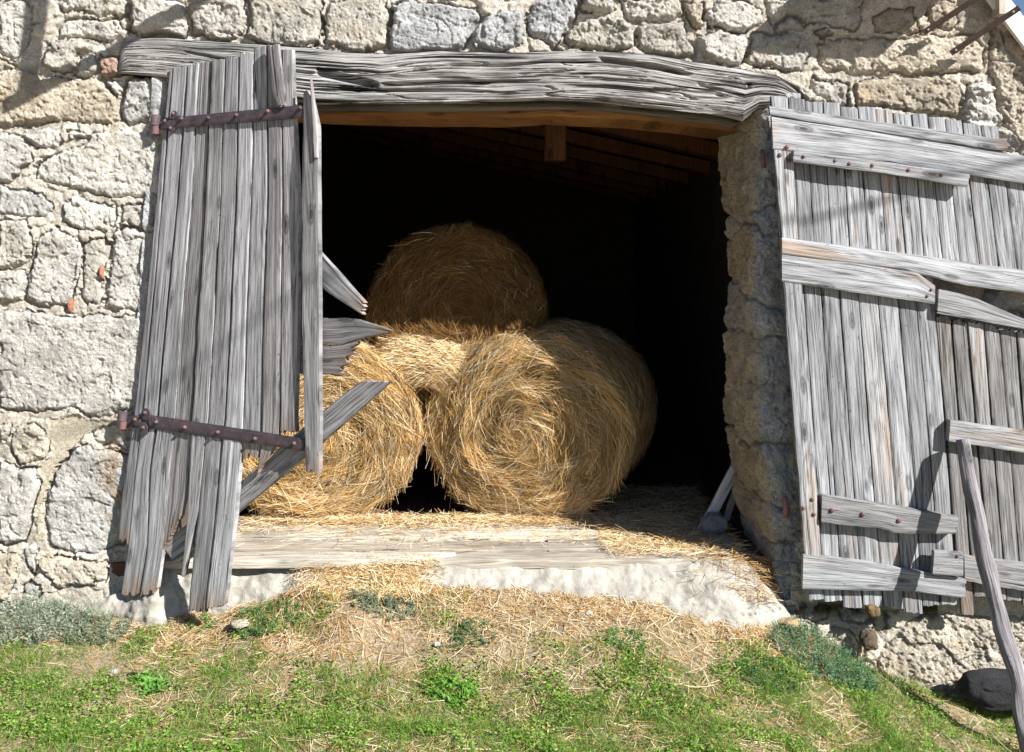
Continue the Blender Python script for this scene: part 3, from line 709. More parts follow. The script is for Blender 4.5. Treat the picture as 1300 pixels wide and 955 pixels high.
# ---- lintel
def build_lintel():
    nx, nv = 1100, 96
    t = resample(LINT_T, nx); b = resample(LINT_B, nx)
    v = np.linspace(0, 1, nv)
    P = t[:, None] * (1 - v[None, :, None]) + b[:, None] * v[None, :, None]
    U = (P[..., 0] - 150) / 243.; W = np.broadcast_to(v[None, :], U.shape) * .3
    wv = W + .014 * n2(U * 1.1, W * 4) + .003 * n2(U * 4, W * 12)
    # knots bend the fibres
    for (kx, kv, s) in ((490, .42, .08), (255, .35, .09)):
        du = (U - (kx - 150) / 243.) / s; dv = (W / .3 - kv) / .35
        wv = wv + .012 * np.sign(dv) * np.exp(-du * du) * np.exp(-dv * dv)
    fig = n2(U * 1.1, wv * 24) + .7 * n2(U * 2.3 + 9, wv * 60)
    groove = np.abs(fig)
    h = .014 * sstep(0, .09, groove) + .003 * n2(U * 2, wv * 120) + .003 * n2(U * 3, wv * 260) + .012 * fbm(U * 3, W * 8, 3)
    # deep shakes
    for (x0, x1, v0, v1, wd, dp) in ((400, 485, .42, .66, .07, .05), (480, 640, .62, .6, .04, .03), (755, 880, .14, .3, .05, .045), (420, 640, .72, .78, .03, .02), (880, 990, .45, .62, .03, .02), (560, 760, .28, .22, .03, .02), (640, 900, .5, .55, .012, .012), (230, 420, .3, .5, .03, .02)):
        tt = np.clip((P[..., 0] - x0) / (x1 - x0), 0, 1); vc = v0 + (v1 - v0) * tt + .03 * n2(U * 4, U * 0 + v0)
        m = np.exp(-((v[None, :] - vc) / wd) ** 4) * sstep(0, .12, tt) * sstep(1, .8, tt); h = h - dp * m
    edge = np.minimum(v, 1 - v)[None, :] * np.ones_like(U)
    h = h - .05 * np.exp(-edge / .06) * (.6 + .4 * n2(U * 3, U * 0)) - .06 * np.exp(-(P[..., 0] - 150) / 7.) * .6 - .08 * sstep(985, 1026, P[..., 0])
    V = at(P[..., 0], P[..., 1], 0); V[..., 1] = -.028 - h
    Bk = V.copy(); Bk[..., 1] = .26
    V = V.reshape(-1, 3); N = len(V)
    i = np.arange(nx * nv).reshape(nx, nv)
    ring = np.concatenate([i[:, 0], i[-1, 1:], i[-2::-1, -1], i[0, -2:0:-1]]); rn = np.roll(ring, -1)
    q = np.concatenate([gridq(nx, nv), np.stack([ring, ring + N, rn + N, rn], -1)[:, ::-1], gridq(nx, nv, N)[:, ::-1]])
    G = np.stack([U, wv * 1.0, np.zeros_like(U)], -1).reshape(-1, 3); G2 = G.copy(); G2[:, 1] += .3
    dkm = (1 - .45 * sstep(-.2, .5, fbm(U * 4, W * 9, 3)) * sstep(.35, .05, v)[None, :]).reshape(-1, 1) * np.ones((1, 3))
    o = mk('lintel', np.concatenate([V, Bk.reshape(-1, 3)]), q, M['lintel'], barn, np.concatenate([dkm, dkm * .7]), np.concatenate([G, G2]), True)
    return o
tag(build_lintel(), 'massive bleached oak beam with deep grain over the opening')
a = Acc(); mp_, n_ = flat_y(.27)
board(a, [(180,104),(400,118),(700,112),(960,118)], [(180,136),(300,141),(400,146),(500,149.5),(600,150),(650,150.5),(693,147),(722,149),(800,152),(860,158),(930,168),(975,172)], mp_, n_, 0, .36, (1, 1, 1), relief=.003, res=.02)
a.build('inner_lintel', M['orange'], barn)

# ------------------------------------------------------------------ interior shell
def box(acc, x0, x1, y0, y1, z0, z1, tint=(1, 1, 1), wseed=0.):
    V = [(x, y, z) for x in (x0, x1) for y in (y0, y1) for z in (z0, z1)]
    q = [(0,1,3,2),(4,6,7,5),(0,4,5,1),(2,3,7,6),(0,2,6,4),(1,5,7,3)]
    acc.add(V, q, tint)
a = Acc()
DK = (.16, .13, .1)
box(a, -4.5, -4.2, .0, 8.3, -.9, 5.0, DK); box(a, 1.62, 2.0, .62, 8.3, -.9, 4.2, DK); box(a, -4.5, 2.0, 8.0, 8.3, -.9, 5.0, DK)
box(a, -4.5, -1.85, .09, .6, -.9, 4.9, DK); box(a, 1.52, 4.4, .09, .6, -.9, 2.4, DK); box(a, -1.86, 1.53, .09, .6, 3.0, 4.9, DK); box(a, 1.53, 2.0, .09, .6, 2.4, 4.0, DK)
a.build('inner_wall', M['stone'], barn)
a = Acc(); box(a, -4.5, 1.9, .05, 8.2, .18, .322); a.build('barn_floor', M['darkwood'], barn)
# pitched ceiling of boards on rafters, roof slab above
def quadslab(acc, p, th, tint=(1, 1, 1)):
    p = np.array(p, float); n = np.cross(p[1] - p[0], p[3] - p[0]); n /= np.linalg.norm(n)
    V = np.concatenate([p, p + n * th]); acc.add(V, [(0,1,2,3),(7,6,5,4),(0,4,5,1),(1,5,6,2),(2,6,7,3),(3,7,4,0)], tint)
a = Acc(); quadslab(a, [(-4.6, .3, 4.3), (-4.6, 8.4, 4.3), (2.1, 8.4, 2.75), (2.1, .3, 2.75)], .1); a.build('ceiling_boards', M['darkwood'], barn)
for k in range(7):
    y = .95 + k * 1.0
    a = Acc(); quadslab(a, [(-4.4, y, 4.1), (-4.4, y + .14, 4.1), (1.7, y + .14, 2.72), (1.7, y, 2.72)], .1, (1.3, 1.1, .9)); a.build('rafter', M['darkwood'], barn)
a = Acc()
b_ = at(705, 150, 1.4).reshape(3); box(a, b_[0] - .07, b_[0] + .07, 1.4, 1.52, b_[2] - .28, 3.4, (1.2, 1.15, 1.1)); a.build('king_post', M['darkwood'], barn)
# roof and rake
def z_at(px, py, y=0.): return float(at(px, py, y)[..., 2])
p1 = at(1251, 0, -.03).reshape(3); p2 = at(1300, 65, -.03).reshape(3); sl = (p2 - p1) / np.linalg.norm(p2 - p1)
A_ = p1 - sl * 2.3; B_ = p2 + sl * .9
perp = np.array([-sl[2], 0, sl[0]]); perp = perp if perp[0] > 0 else -perp
wdt = .09
a = Acc(); V = []
for (p, o_) in ((A_, 0), (B_, 0), (B_, wdt), (A_, wdt)):
    V.append(p + perp * o_ + np.array([0, -.03, 0]))
quadslab(a, np.array(V)[::-1], .03); a.build('rake_board', M['white'], barn)
a = Acc(); V = [A_ + perp * (wdt - .02), B_ + perp * (wdt - .02), B_ + perp * (wdt - .02) + np.array([0, 8.3, 0]), A_ + perp * (wdt - .02) + np.array([0, 8.3, 0])]
for v_ in V: v_ += np.array([0, .03, 0])
quadslab(a, np.array(V), -.05); 
quadslab(a, [(-4.7, -.35, 5.15), (V[0][0] + .02, -.02, 5.35), (V[0][0] + .02, 8.4, 5.35), (-4.7, 8.4, 5.15)], .1)
a.build('roof', M['roof'], barn)
a = Acc(); c = at(1252, -90, -.22).reshape(3)
box(a, at(1105, 0, -.4)[0], at(1300, 0, -.4)[0], -.42, .05, z_at(1200, -84, -.4), z_at(1200, -84, -.4) + .05); a.build('shadow_board', M['orange'], barn)  # unseen board above the frame, added to cast the upper right wall shadow
a = Acc(); q0 = at(1257, -30, -.02).reshape(3); q1 = at(1272, 22, -.02).reshape(3)
box(a, at(1264, 0, -.06)[0], at(1273, 0, -.06)[0], -.1, -.02, z_at(0, 20, -.06), z_at(0, -90, -.06)); a.build('rake_post', M['floor'], barn)

# two flat iron bars under the rake
for (p, q, lab) in (((1207, 68), (1294, 10), 'lower flat rusty iron bar with end holes jutting from the wall under the rake'), ((1172, 42), (1258, -14), 'upper rusty iron bar crossing the top edge above its twin')):
    P = at(*p, -.05).reshape(3); Q = at(*q, -.2).reshape(3)
    a = Acc(); d = (Q - P) / np.linalg.norm(Q - P); u = np.cross(d, [0, 1, 0]); u /= np.linalg.norm(u); w = np.cross(d, u)
    hw, hh = .012, .004
    hw = .015
    V = [P + u * s * hw + w * t * hh for s in (-1, 1) for t in (-1, 1)] + [Q + u * s * hw + w * t * hh for s in (-1, 1) for t in (-1, 1)]
    a.add(V, [(0,1,3,2),(4,6,7,5),(0,4,5,1),(2,3,7,6),(0,2,6,4),(1,5,7,3)], (1.2, 1, .95))
    V2 = [P + w * .004 + u * s * .012 + w * t * .011 for s in (-1, -.6) for t in (0, 2)] + [Q + w * .004 + u * s * .012 + w * t * .011 for s in (-1, -.6) for t in (0, 2)]
    a.add(V2, [(0,1,3,2),(4,6,7,5),(0,4,5,1),(2,3,7,6),(0,2,6,4),(1,5,7,3)], (1.2, 1, .95))
    o = a.build('iron_bar', M['ironb']); tag(o, lab, 'iron bar', 'iron bars under the roof edge')
    for e, s in ((P, 1), (Q, -1)):
        a = Acc(); c = e + d * s * .03 - w * 0
        cam = np.array([0, -1, 0])
        nrm = w if w[1] < 0 else -w
        bolts(a, [], mpR, nR, 0)if False else None
        ang = np.linspace(0, 2 * math.pi, 9)[:-1]
        V = np.concatenate([c + nrm * .0055 + (np.cos(ang)[:, None] * d + np.sin(ang)[:, None] * u) * r_ for r_ in (.0055, .0005)])
        a.add(V, [(i, (i + 1) % 8, 8 + (i + 1) % 8, 8 + i) for i in range(8)], (4, 4, 4)); a.build('bolt_hole', M['white'], o)

# wall bracket above the frame whose shadow falls on the upper left stones
Vt = np.array([-1.36, -.9, 3.86])
a = Acc(); tube(a, [Vt, Vt + [.05, 0, .5], Vt + [.14, 0, 1.3]], .04, (1.2, 1, 1), 12)
wb = a.build('utility_bracket', M['iron'], None, True); tag(wb, 'iron cable bracket fixed above the lintel on the barn wall', 'bracket')
a = Acc(); tube(a, [Vt + [-.06, -.06, 0], Vt + [.45, .45, 0], Vt + [.93, .93, .02]], .034, (1.2, 1, 1), 10); a.build('stay_arm', M['iron'], wb, True)
# overhead cable
A0 = at(1300, 235, 0).reshape(3); B0 = at(240, 505, 0).reshape(3); S = np.array([1.3, -1, 1.2])
c1 = A0 + S * 2.3; c2 = B0 + S * 4.2; dd = c2 - c1
a = Acc(); tube(a, [c1 - dd * .55, c1, c1 + dd * .5, c2, c2 + dd * 3], .011, (1, 1, 1), 8)
o = a.build('overhead_cable', M['rubber']); tag(o, 'black overhead cable strung past the barn front', 'cable')

# ------------------------------------------------------------------ floor boards at the threshold
def topboard(front, back, ztop, th, tint, name='threshold_board', mat='floor', tilt=0.):
    """plank lying flat: front/back are (x,y) polylines in metres, left to right"""
    n = 160; f = resample(front, n); b = resample(back, n); nv = 14; v = np.linspace(0, 1, nv); sd = rng.random() * 40
    P = f[:, None] * (1 - v[None, :, None]) + b[:, None] * v[None, :, None]
    P[..., 1] += n2(P[..., 0] * 9 + sd, P[..., 0] * 0) * .006
    h = .003 * n2(P[..., 0] * 6 + sd, P[..., 1] * 90) + .004 * n2(P[..., 0] * 2 + sd, P[..., 1] * 4) - .004 * ((v[None, :] < .05) | (v[None, :] > .95)) + tilt * v[None, :]
    V = np.concatenate([P, (ztop + h)[..., None]], -1).reshape(-1, 3); N = len(V); Bk = V - [0, 0, th]
    i = np.arange(n * nv).reshape(n, nv); ring = np.concatenate([i[:, 0], i[-1, 1:], i[-2::-1, -1], i[0, -2:0:-1]]); rn = np.roll(ring, -1)
    q = np.concatenate([gridq(n, nv)[:, ::-1] if False else gridq(n, nv), np.stack([ring, ring + N, rn + N, rn], -1)[:, ::-1], gridq(n, nv, N)[:, ::-1]])
    G = np.stack([P[..., 0], P[..., 1], np.full(P.shape[:2], sd)], -1).reshape(-1, 3); G2 = G + [0, .04, 0]
    a = Acc(); a.add(np.concatenate([V, Bk]), q, tint, np.concatenate([G, G2])); return a.build(name, M[mat], barn, False)
topboard([(-1.85,-.06),(-1.3,-.06),(-.7,-.045),(-.45,-.0)], [(-1.85,.12),(-1.3,.12),(-.7,.12),(-.3,.09)], .368, .035, (1.1,)*3)
topboard([(-.5,-.02),(.2,-.012),(.98,.0)], [(-.34,.13),(.2,.17),(1.1,.2)], .352, .04, (.85,.84,.83))
topboard([(-1.85,.145),(-.3,.155),(.1,.2),(.6,.22)], [(-1.85,.37),(0,.375),(.2,.36),(.62,.38)], .35, .04, (.84,.82,.8))
topboard([(.2,.2),(.6,.22),(1.15,.22)], [(.2,.42),(.6,.42),(1.2,.42)], .348, .04, (.8,)*3)
topboard([(-1.85,.405),(0,.41),(1.2,.44)], [(-1.85,.8),(0,.8),(1.2,.8)], .354, .04, (1.05,)*3)

# plaster apron under the threshold
def apron():
    n, m = 420, 70
    px = np.linspace(110, 1000, n); v = np.linspace(0, 1, m)
    top = np.interp(px, [110,135,160,205,240,290,560,870,925,950,975,1000], [772,757,748,712,714,716,714,711,709,714,736,775])
    PX, Vv = np.meshgrid(px, v, indexing='ij')
    X = (PX - CX) * CAMD / F; zt = CAMZ - (top - CY) * CAMD / F
    Z = zt[:, None] - Vv * .42
    lip = sstep(200, 235, PX) * sstep(1000, 960, PX)
    Y = .03 - .055 * (1 - lip) - (Vv ** .75) * (.22 + .16 * sstep(300, 420, PX))
    h = fbm(X * 4, Z * 5, 4) * .035 + .004 * fbm(X * 60, Z * 60, 2) - .012 * np.exp(-(n2(X * 3.1 + 4 * n2(X * 2, Z * 3), Z * 4) / .025) ** 2) + fbm(X * 26, Z * 26, 3) * .006 + .008 * np.minimum(0, n2(X * 16, Z * 16) - .2)
    h = h + Vv * .05 * fbm(X * 7, Z * 7, 3); rub = (1 - sstep(215, 300, PX)); h = h + rub * (fbm(X * 14, Z * 14, 3) * .025)
    V = np.stack([X, Y - h, Z + h * .3], -1).reshape(-1, 3)
    top2 = V.reshape(n, m, 3)[:, 0].copy(); top2[:, 1] = .3; top2[:, 2] -= .06
    q = gridq(n, m)
    i = np.arange(n * m).reshape(n, m)[:, 0]; j = np.arange(n) + n * m
    q = np.concatenate([q, np.stack([i[:-1], i[1:], j[1:], j[:-1]], -1)])
    o = mk('plaster_apron', np.concatenate([V, top2]), q, M['plaster'], barn, None, None, True); return o
apron()

# ------------------------------------------------------------------ hay bales
def ribbons(P, D, L, W, N, bend, col, segs=3, taper=.35):
    n = len(P); t = np.linspace(0, 1, segs + 1)
    C = P[:, None] + D[:, None] * (L[:, None] * t)[..., None] + bend[:, None] * (L[:, None] * t ** 2)[..., None]
    S = np.cross(D, N); S /= (np.linalg.norm(S, axis=1, keepdims=True) + 1e-9)
    w = W[:, None] * (1 - (1 - taper) * np.abs(t - .35)[None, :] / .65)
    V = np.stack([C - S[:, None] * w[..., None] * .5, C + S[:, None] * w[..., None] * .5], 2)  # n, segs+1, 2, 3
    base = np.arange(n)[:, None] * (2 * (segs + 1)) + np.arange(segs)[None] * 2
    q = np.stack([base, base + 1, base + 3, base + 2], -1).reshape(-1, 4)
    return V.reshape(-1, 3), q, np.repeat(col, 2 * (segs + 1), 0)
def unit(v): return v / (np.linalg.norm(v, axis=-1, keepdims=True) + 1e-9)
def strawcol(n, r, pale=.3):
    a = np.array([.38, .205, .06]); b = np.array([.74, .50, .20]); c = np.array([.86, .73, .50])
    t = r.random(n)[:, None]; u = r.random(n)
    col = a * (1 - t) + b * t
    col = np.where((u < pale)[:, None], c * (.8 + .3 * r.random(n)[:, None]), col)
    col = np.where((u > .9)[:, None], np.array([.12, .07, .03]), col)
    return col

BALES = []
def bale(name, cx, cy, rw, rh, yfront, length, yaw, seed, label, nface=26000, nside=14000, avoid=(), pale=.25, spin=1, shade_mul=1.):
    r = np.random.default_rng(seed)
    d = CAMD + yfront
    C = np.array([(cx - CX) * d / F, yfront, CAMZ - (cy - CY) * d / F])
    RW, RH = rw * d / F, rh * d / F; Rm = (RW + RH) / 2
    cyw, syw = math.cos(yaw), math.sin(yaw)
    E1 = np.array([cyw, -syw, 0]); AX = np.array([syw, cyw, 0]); EZ = np.array([0, 0, 1.])
    def toW(l): # local (x,y,z) unit-circle scaled
        return C + l[..., 0:1] * E1 + l[..., 1:2] * AX + l[..., 2:3] * EZ
    def vec(l): return l[..., 0:1] * E1 + l[..., 1:2] * AX + l[..., 2:3] * EZ
    def fix(W_):
        for (C2, AX2, R2, yf2, len2) in avoid:
            rel = W_ - C2; al = (rel * AX2).sum(-1, keepdims=True); rad = rel - al * AX2; rl = np.linalg.norm(rad, axis=-1, keepdims=True)
            inn = (rl < R2) & (al > -.02) & (al < len2)
            W_ = np.where(inn, C2 + al * AX2 + rad / (rl + 1e-6) * R2, W_)
        return W_
    def relief(ph, rho):  # face bulge
        sp = np.sin((rho * 9 - spin * ph / (2 * math.pi)) * 2 * math.pi)
        return -.035 * (1 - rho ** 2) + .012 * sp * sstep(.1, .3, rho) + .035 * n2(rho * 5 + seed, np.cos(ph) * 2.2) + .02 * n2(rho * 11 + seed, np.sin(ph) * 5 + 3)
    # body: face disc + side
    na, nr, ns = 160, 44, 24
    ph = np.linspace(0, 2 * math.pi, na, endpoint=False)
    prof = [(rho, None) for rho in np.linspace(.01, .97, nr)] + [(1.0 - .03 * (k == 0), k / (ns - 1) * length) for k in range(ns)] + [(.02, length)]
    V = []
    for (rho, yy) in prof:
        if yy is None: y = relief(ph, np.full(na, rho)) + .02
        else: y = np.full(na, yy + .04)
        rr = rho * (1 + .045 * (math.sin(min(1., (yy or 0) / length) * math.pi) if rho > .9 else 0) + (.02 * n2(np.cos(ph) * 2 + seed, np.sin(ph) * 2 + (yy or 0) * 4)))
        V.append(np.stack([np.cos(ph) * RW * rr * .985, y, np.sin(ph) * RH * rr * .985], -1))
    V = np.array(V); m = len(V); i = np.arange(m * na).reshape(m, na); ir = np.roll(i, -1, 1)
    q = np.stack([i[:-1], i[1:], ir[1:], ir[:-1]], -1).reshape(-1, 4)
    o = mk(name, fix(toW(V.reshape(-1, 3))), q, M['haybody'], None, None, None, True)
    tag(o, label, 'hay bale', 'round hay bales stacked in the opening')
    # face strands
    def face(n, rlo, rhi, lo, hi, jit, lift, wlo, whi):
        rho = np.sqrt(r.uniform(rlo ** 2, rhi ** 2, n)); p = r.uniform(0, 2 * math.pi, n)
        clump = n2(rho * 8 + seed, np.cos(p) * 3 + np.sin(p) * 4) * .5 + n2(rho * 20, p * 5 + seed) * .35
        sgn = np.where(r.random(n) < .8, 1, -1) * spin
        ang = clump + r.normal(0, jit, n) - .12
        core = sstep(.28, .06, rho); ang = ang + core * r.normal(0, 1.1, n)
        tx = np.stack([-np.sin(p) * RW, 0 * p, np.cos(p) * RH], -1); rx = np.stack([np.cos(p) * RW, 0 * p, np.sin(p) * RH], -1)
        D = unit(unit(tx) * np.cos(ang)[:, None] + unit(rx) * np.sin(ang)[:, None]) * sgn[:, None]
        L = r.uniform(lo, hi, n)
        dep = r.random(n) ** 1.5
        P = np.stack([np.cos(p) * RW * rho, relief(p, rho) + .02 - dep * lift, np.sin(p) * RH * rho], -1) - D * (L * .5)[:, None]
        D = unit(D + np.stack([0 * p, r.normal(-.03, .09, n), 0 * p], -1))
        bend = -unit(rx) * (L / (rho * Rm + .06) * .55)[:, None] + r.normal(0, .06, (n, 3))
        P = P + unit(rx) * ((L ** 2) / (rho * Rm + .06) * .12)[:, None]
        N = unit(np.array([0, -1., 0]) + r.normal(0, .55, (n, 3)))
        # keep ends inside the disc silhouette
        col = strawcol(n, r, pale) * (.9 + .25 * n2(rho * 7, p * 3 + seed))[:, None] * shade_mul
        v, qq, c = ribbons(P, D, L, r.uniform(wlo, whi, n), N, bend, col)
        return fix(toW(v)), qq, c
    def side(n, depth):
        p = r.uniform(-.4, math.pi + .4, n); y = r.random(n) ** 1.3 * depth
        tx = unit(np.stack([-np.sin(p) * RW, 0 * p, np.cos(p) * RH], -1)); rx = unit(np.stack([np.cos(p), 0 * p, np.sin(p)], -1))
        sg = np.where(r.random(n) < .5, 1, -1)[:, None]
        D = unit(tx * sg + np.stack([0 * p, r.normal(0, .22, n), 0 * p], -1) + rx * r.normal(.02, .06, n)[:, None])
        L = r.uniform(.1, .3, n)
        bl = (1 + .045 * np.sin(np.clip(y / length, 0, 1) * math.pi))[:, None] * np.array([1., 0, 1.]) + np.array([0, 1., 0])
        P = np.stack([np.cos(p) * RW, y, np.sin(p) * RH], -1) * bl + rx * (r.random(n) ** 2 * .022 - .004)[:, None] - D * (L * .5)[:, None]
        bend = -rx * (L / Rm * .6)[:, None]; P = P + rx * ((L ** 2) / Rm * .12)[:, None]
        N = unit(rx + r.normal(0, .5, (n, 3)))
        v, qq, c = ribbons(P, D, L, r.uniform(.0018, .0036, n), N, bend, strawcol(n, r, pale) * shade_mul)
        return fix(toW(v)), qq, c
    def stray(n):  # ends sticking out of the rim and face
        rho = r.uniform(.45, 1.0, n); p = r.uniform(0, 2 * math.pi, n)
        rx = unit(np.stack([np.cos(p), 0 * p, np.sin(p)], -1)); tx = unit(np.stack([-np.sin(p), 0 * p, np.cos(p)], -1)) * spin
        D = unit(tx + rx * r.normal(.35, .4, n)[:, None] + np.array([0, -1., 0]) * r.uniform(.0, .55, n)[:, None])
        P = np.stack([np.cos(p) * RW * rho, relief(p, rho) * (rho < .95), np.sin(p) * RH * rho], -1)
        L = r.uniform(.04, .13, n)
        bend = r.normal(0, .12, (n, 3)) + np.array([0, 0, -.15])
        v, qq, c = ribbons(P, D, L, r.uniform(.0018, .0032, n), unit(r.normal(0, 1, (n, 3)) + [0, -1, 0]), bend, strawcol(n, r, .5))
        return toW(v), qq, c
    a = Acc()
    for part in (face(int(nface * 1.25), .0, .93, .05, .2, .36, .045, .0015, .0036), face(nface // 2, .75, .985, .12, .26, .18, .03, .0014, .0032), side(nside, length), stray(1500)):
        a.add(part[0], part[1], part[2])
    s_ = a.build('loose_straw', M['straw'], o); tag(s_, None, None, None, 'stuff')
    BALES.append((C, AX, Rm, yfront, length))
    return o
bR = bale('hay_bale', 666, 547, 130, 120, .80, 1.3, math.radians(15), 3, 'golden round hay bale at lower right, face half sunlit and half shaded', nface=34000)
bL = bale('hay_bale', 400, 551, 128, 116, .78, 1.15, math.radians(-4), 5, 'sunlit round hay bale at lower left, partly hidden behind the ajar left door', nside=16000)
bT = bale('hay_bale', 576, 402, 105, 108, 1.02, 1.1, math.radians(3), 8, 'round hay bale on top of the pile, mostly in the dark of the barn', avoid=[(b[0], b[1], b[2] * 1.0, b[3], b[4]) for b in BALES], nface=26000, pale=.1, shade_mul=np.array([.5, .43, .37]))  # straw colour darkened here to deepen the barn shade on the top bale

# wad of loose straw wedged in the gap above the lower bales
def wad(px, py_, y, sx, sy, sz, n, label):
    c0 = at(px, py_, y).reshape(3); r = np.random.default_rng(77)
    th = r.uniform(0, 2 * math.pi, n); w = np.arccos(r.uniform(-.75, 1., n))
    d = np.stack([np.cos(th) * np.sin(w), np.sin(th) * np.sin(w), np.cos(w)], -1)
    k = d[:, 1] < .5; d = d[k]; n = len(d)
    wob = (1 + .18 * n3(d[:, 0] * 2 + 5, d[:, 1] * 2 + 5, d[:, 2] * 2 + 5))[:, None]
    P = c0 + d * np.array([sx, sy, sz]) * wob
    D = unit(np.stack([np.ones(n), r.normal(-.05, .3, n), r.normal(0, .2, n) - d[:, 0] * .55 + .25 * n2(d[:, 0] * 5, d[:, 2] * 5)], -1) * np.where(r.random(n) < .5, 1, -1)[:, None])
    L = r.uniform(.06, .2, n)
    v, q, c = ribbons(P - D * (L * .5)[:, None], D, L, r.uniform(.0016, .0036, n), unit(d + r.normal(0, .4, (n, 3))), np.stack([0 * L, r.normal(0, .1, n), -.35 * np.ones(n)], -1), strawcol(n, r, .5) * 1.05)
    a = Acc(); a.add(v, q, c); o = a.build('straw_wad', M['straw']); tag(o, label, 'straw'); 
    nu, nv = 40, 20; U, W = np.meshgrid(np.linspace(0, 2 * math.pi, nu, endpoint=False), np.linspace(.03, math.pi - .03, nv), indexing='ij')
    dd = np.stack([np.cos(U) * np.sin(W), np.sin(U) * np.sin(W), np.cos(W)], -1)
    V = c0 + dd * np.array([sx, sy, sz]) * .95 * (1 + .18 * n3(dd[..., 0] * 2 + 5, dd[..., 1] * 2 + 5, dd[..., 2] * 2 + 5))[..., None]
    i = np.arange(nu * nv).reshape(nu, nv); j = np.roll(i, -1, 0)
    mk('core', V.reshape(-1, 3), np.stack([i[:, :-1], i[:, 1:], j[:, 1:], j[:, :-1]], -1).reshape(-1, 4), M['haybody'], o, None, None, True)
wad(542, 460, 1.0, .36, .17, .165, 10000, 'bright sunlit wad of loose straw wedged between the three round bales')
# ------------------------------------------------------------------ ground
def gz(x, y):
    yy = -y
    zw = np.interp(x, [-3, -1.9, -1.5, -1.15, -.8, -.45, -.1, .5, .9, 1.3, 1.65, 1.95, 2.4], [.08, .09, .10, .22, .29, .23, .235, .22, .17, .08, -.07, -.23, -.36])
    zf = np.interp(x, [-3, .9, 1.7, 2.4], [-.08, -.08, -.22, -.36])
    t = np.clip(1 - (yy - .1) / .78, 0, 1); t = t ** 1.15
    far = np.exp(-np.clip(yy - 3, 0, 99) / 6) 
    n = fbm(x * 2.2, y * 2.2, 3) * .035 + fbm(x * 11, y * 11, 3) * .014
    return zf + (zw - zf) * t + n + .03 * fbm(x * 6 + 3, y * 6, 3) * np.exp(-((yy - .2) / .25) ** 2)
def mat_soil():
    m, nt, b = newmat('dry_soil', .97); co = obj_coord(nt)
    g = ramp(nt, noise(nt, co, 1.6, 5, .6), [(.42, 0.), (.6, 1.)])
    soil = ramp(nt, noise(nt, co, 45, 5, .7), [(.3, (.14, .1, .06)), (.5, (.33, .25, .16)), (.7, (.5, .41, .29))])
    gr = ramp(nt, noise(nt, co, 30, 5, .7), [(.3, (.03, .06, .015)), (.7, (.1, .17, .04))])
    c = mixc(nt, 'MIX', mathn(nt, 'MULTIPLY', g, .18), soil, gr)
    lk(nt, c, b.inputs['Base Color']); bump(nt, noise(nt, co, 70, 6, .75), .02, .9, b); return m
M['soil'] = mat_soil()
xs = np.concatenate([-np.geomspace(300, 3.2, 40), np.arange(-3.15, 3.15, .022), np.geomspace(3.2, 300, 40)])
ys = np.concatenate([np.geomspace(300, .5, 40), np.array([.45, .3]), np.arange(.12, -2.2, -.022), -np.geomspace(2.25, 400, 60)])
X, Y = np.meshgrid(xs, ys, indexing='ij')
Z = gz(X, np.minimum(Y, -.04)) ; Z = np.where((Y > .15) & (X > -4.5) & (X < 4.4), -.5, Z)
mk('ground', np.stack([X, Y, Z], -1).reshape(-1, 3), gridq(len(xs), len(ys))[:, ::-1], M['soil'], None, None, None, True)['kind'] = 'structure'

def pyof(x, y, z): return CY + (CAMZ - z) * F / (CAMD + y)
def scatter(n, dens, ylo=-1.75, yhi=-.1):
    x = rng.uniform(-2.8, 2.8, n); y = rng.uniform(ylo, yhi, n); z = gz(x, y)
    k = rng.random(n) < dens(x, y, z); return x[k], y[k], z[k]
def green_d(x, y, z):
    py = pyof(x, y, z)
    b = sstep(812, 856, py + 34 * fbm(x * 4, y * 4, 3)) * np.maximum(.35 + .65 * sstep(-.3, .15, fbm(x * 7 + 3, y * 7, 3)), .8 * sstep(830, 860, py))
    pat = sstep(.12, .35, fbm(x * 3.2 + 4, y * 3.2, 3)) * .4 * sstep(745, 770, py)
    pat = pat * np.where((x > 0.2) & (x < 1.1), .35, 1)
    rt = .45 + .55 * sstep(1.95, 1.7, x)
    return np.clip(np.maximum(b, pat), .0, 1) * rt
def gcol(n, kind=0):
    t = rng.random(n)[:, None]
    A = np.array([.07, .16, .02]); B = np.array([.25, .42, .07])
    c = A * (1 - t) + B * t
    u = rng.random(n)[:, None]
    return np.where(u < .1, np.array([.42, .36, .17]) * (.7 + .5 * t), c)
a = Acc()
x, y, z = scatter(230000, green_d)
n = len(x); D = unit(np.stack([rng.normal(0, .45, n), rng.normal(0, .45, n), np.ones(n)], -1))
hgt = rng.uniform(.012, .055, n) * np.clip(.9 + 1.3 * fbm(x * 6, y * 6, 2), .3, 2.)
v, q, c = ribbons(np.stack([x, y, z - .004], -1), D, hgt, rng.uniform(.0018, .0038, n), unit(rng.normal(0, 1, (n, 3)) * [1, 1, .1]), np.concatenate([rng.normal(0, .35, (n, 2)), -.15 * np.ones((n, 1))], 1), gcol(n), 2, .2)
a.add(v, q, c)
x, y, z = scatter(16000, lambda x, y, z: sstep(835, 875, pyof(x, y, z)) * sstep(-.05, .3, fbm(x * 5 + 2, y * 5, 3)) * (x < 1.9))
n = len(x); D = unit(np.stack([rng.normal(0, .5, n), rng.normal(0, .5, n), np.ones(n)], -1))
v, q, c = ribbons(np.stack([x, y, z - .004], -1), D, rng.uniform(.04, .11, n), rng.uniform(.0025, .005, n), unit(rng.normal(0, 1, (n, 3)) * [1, 1, .1]), np.concatenate([rng.normal(0, .45, (n, 2)), -.3 * np.ones((n, 1))], 1), gcol(n), 3, .15)
a.add(v, q, c)
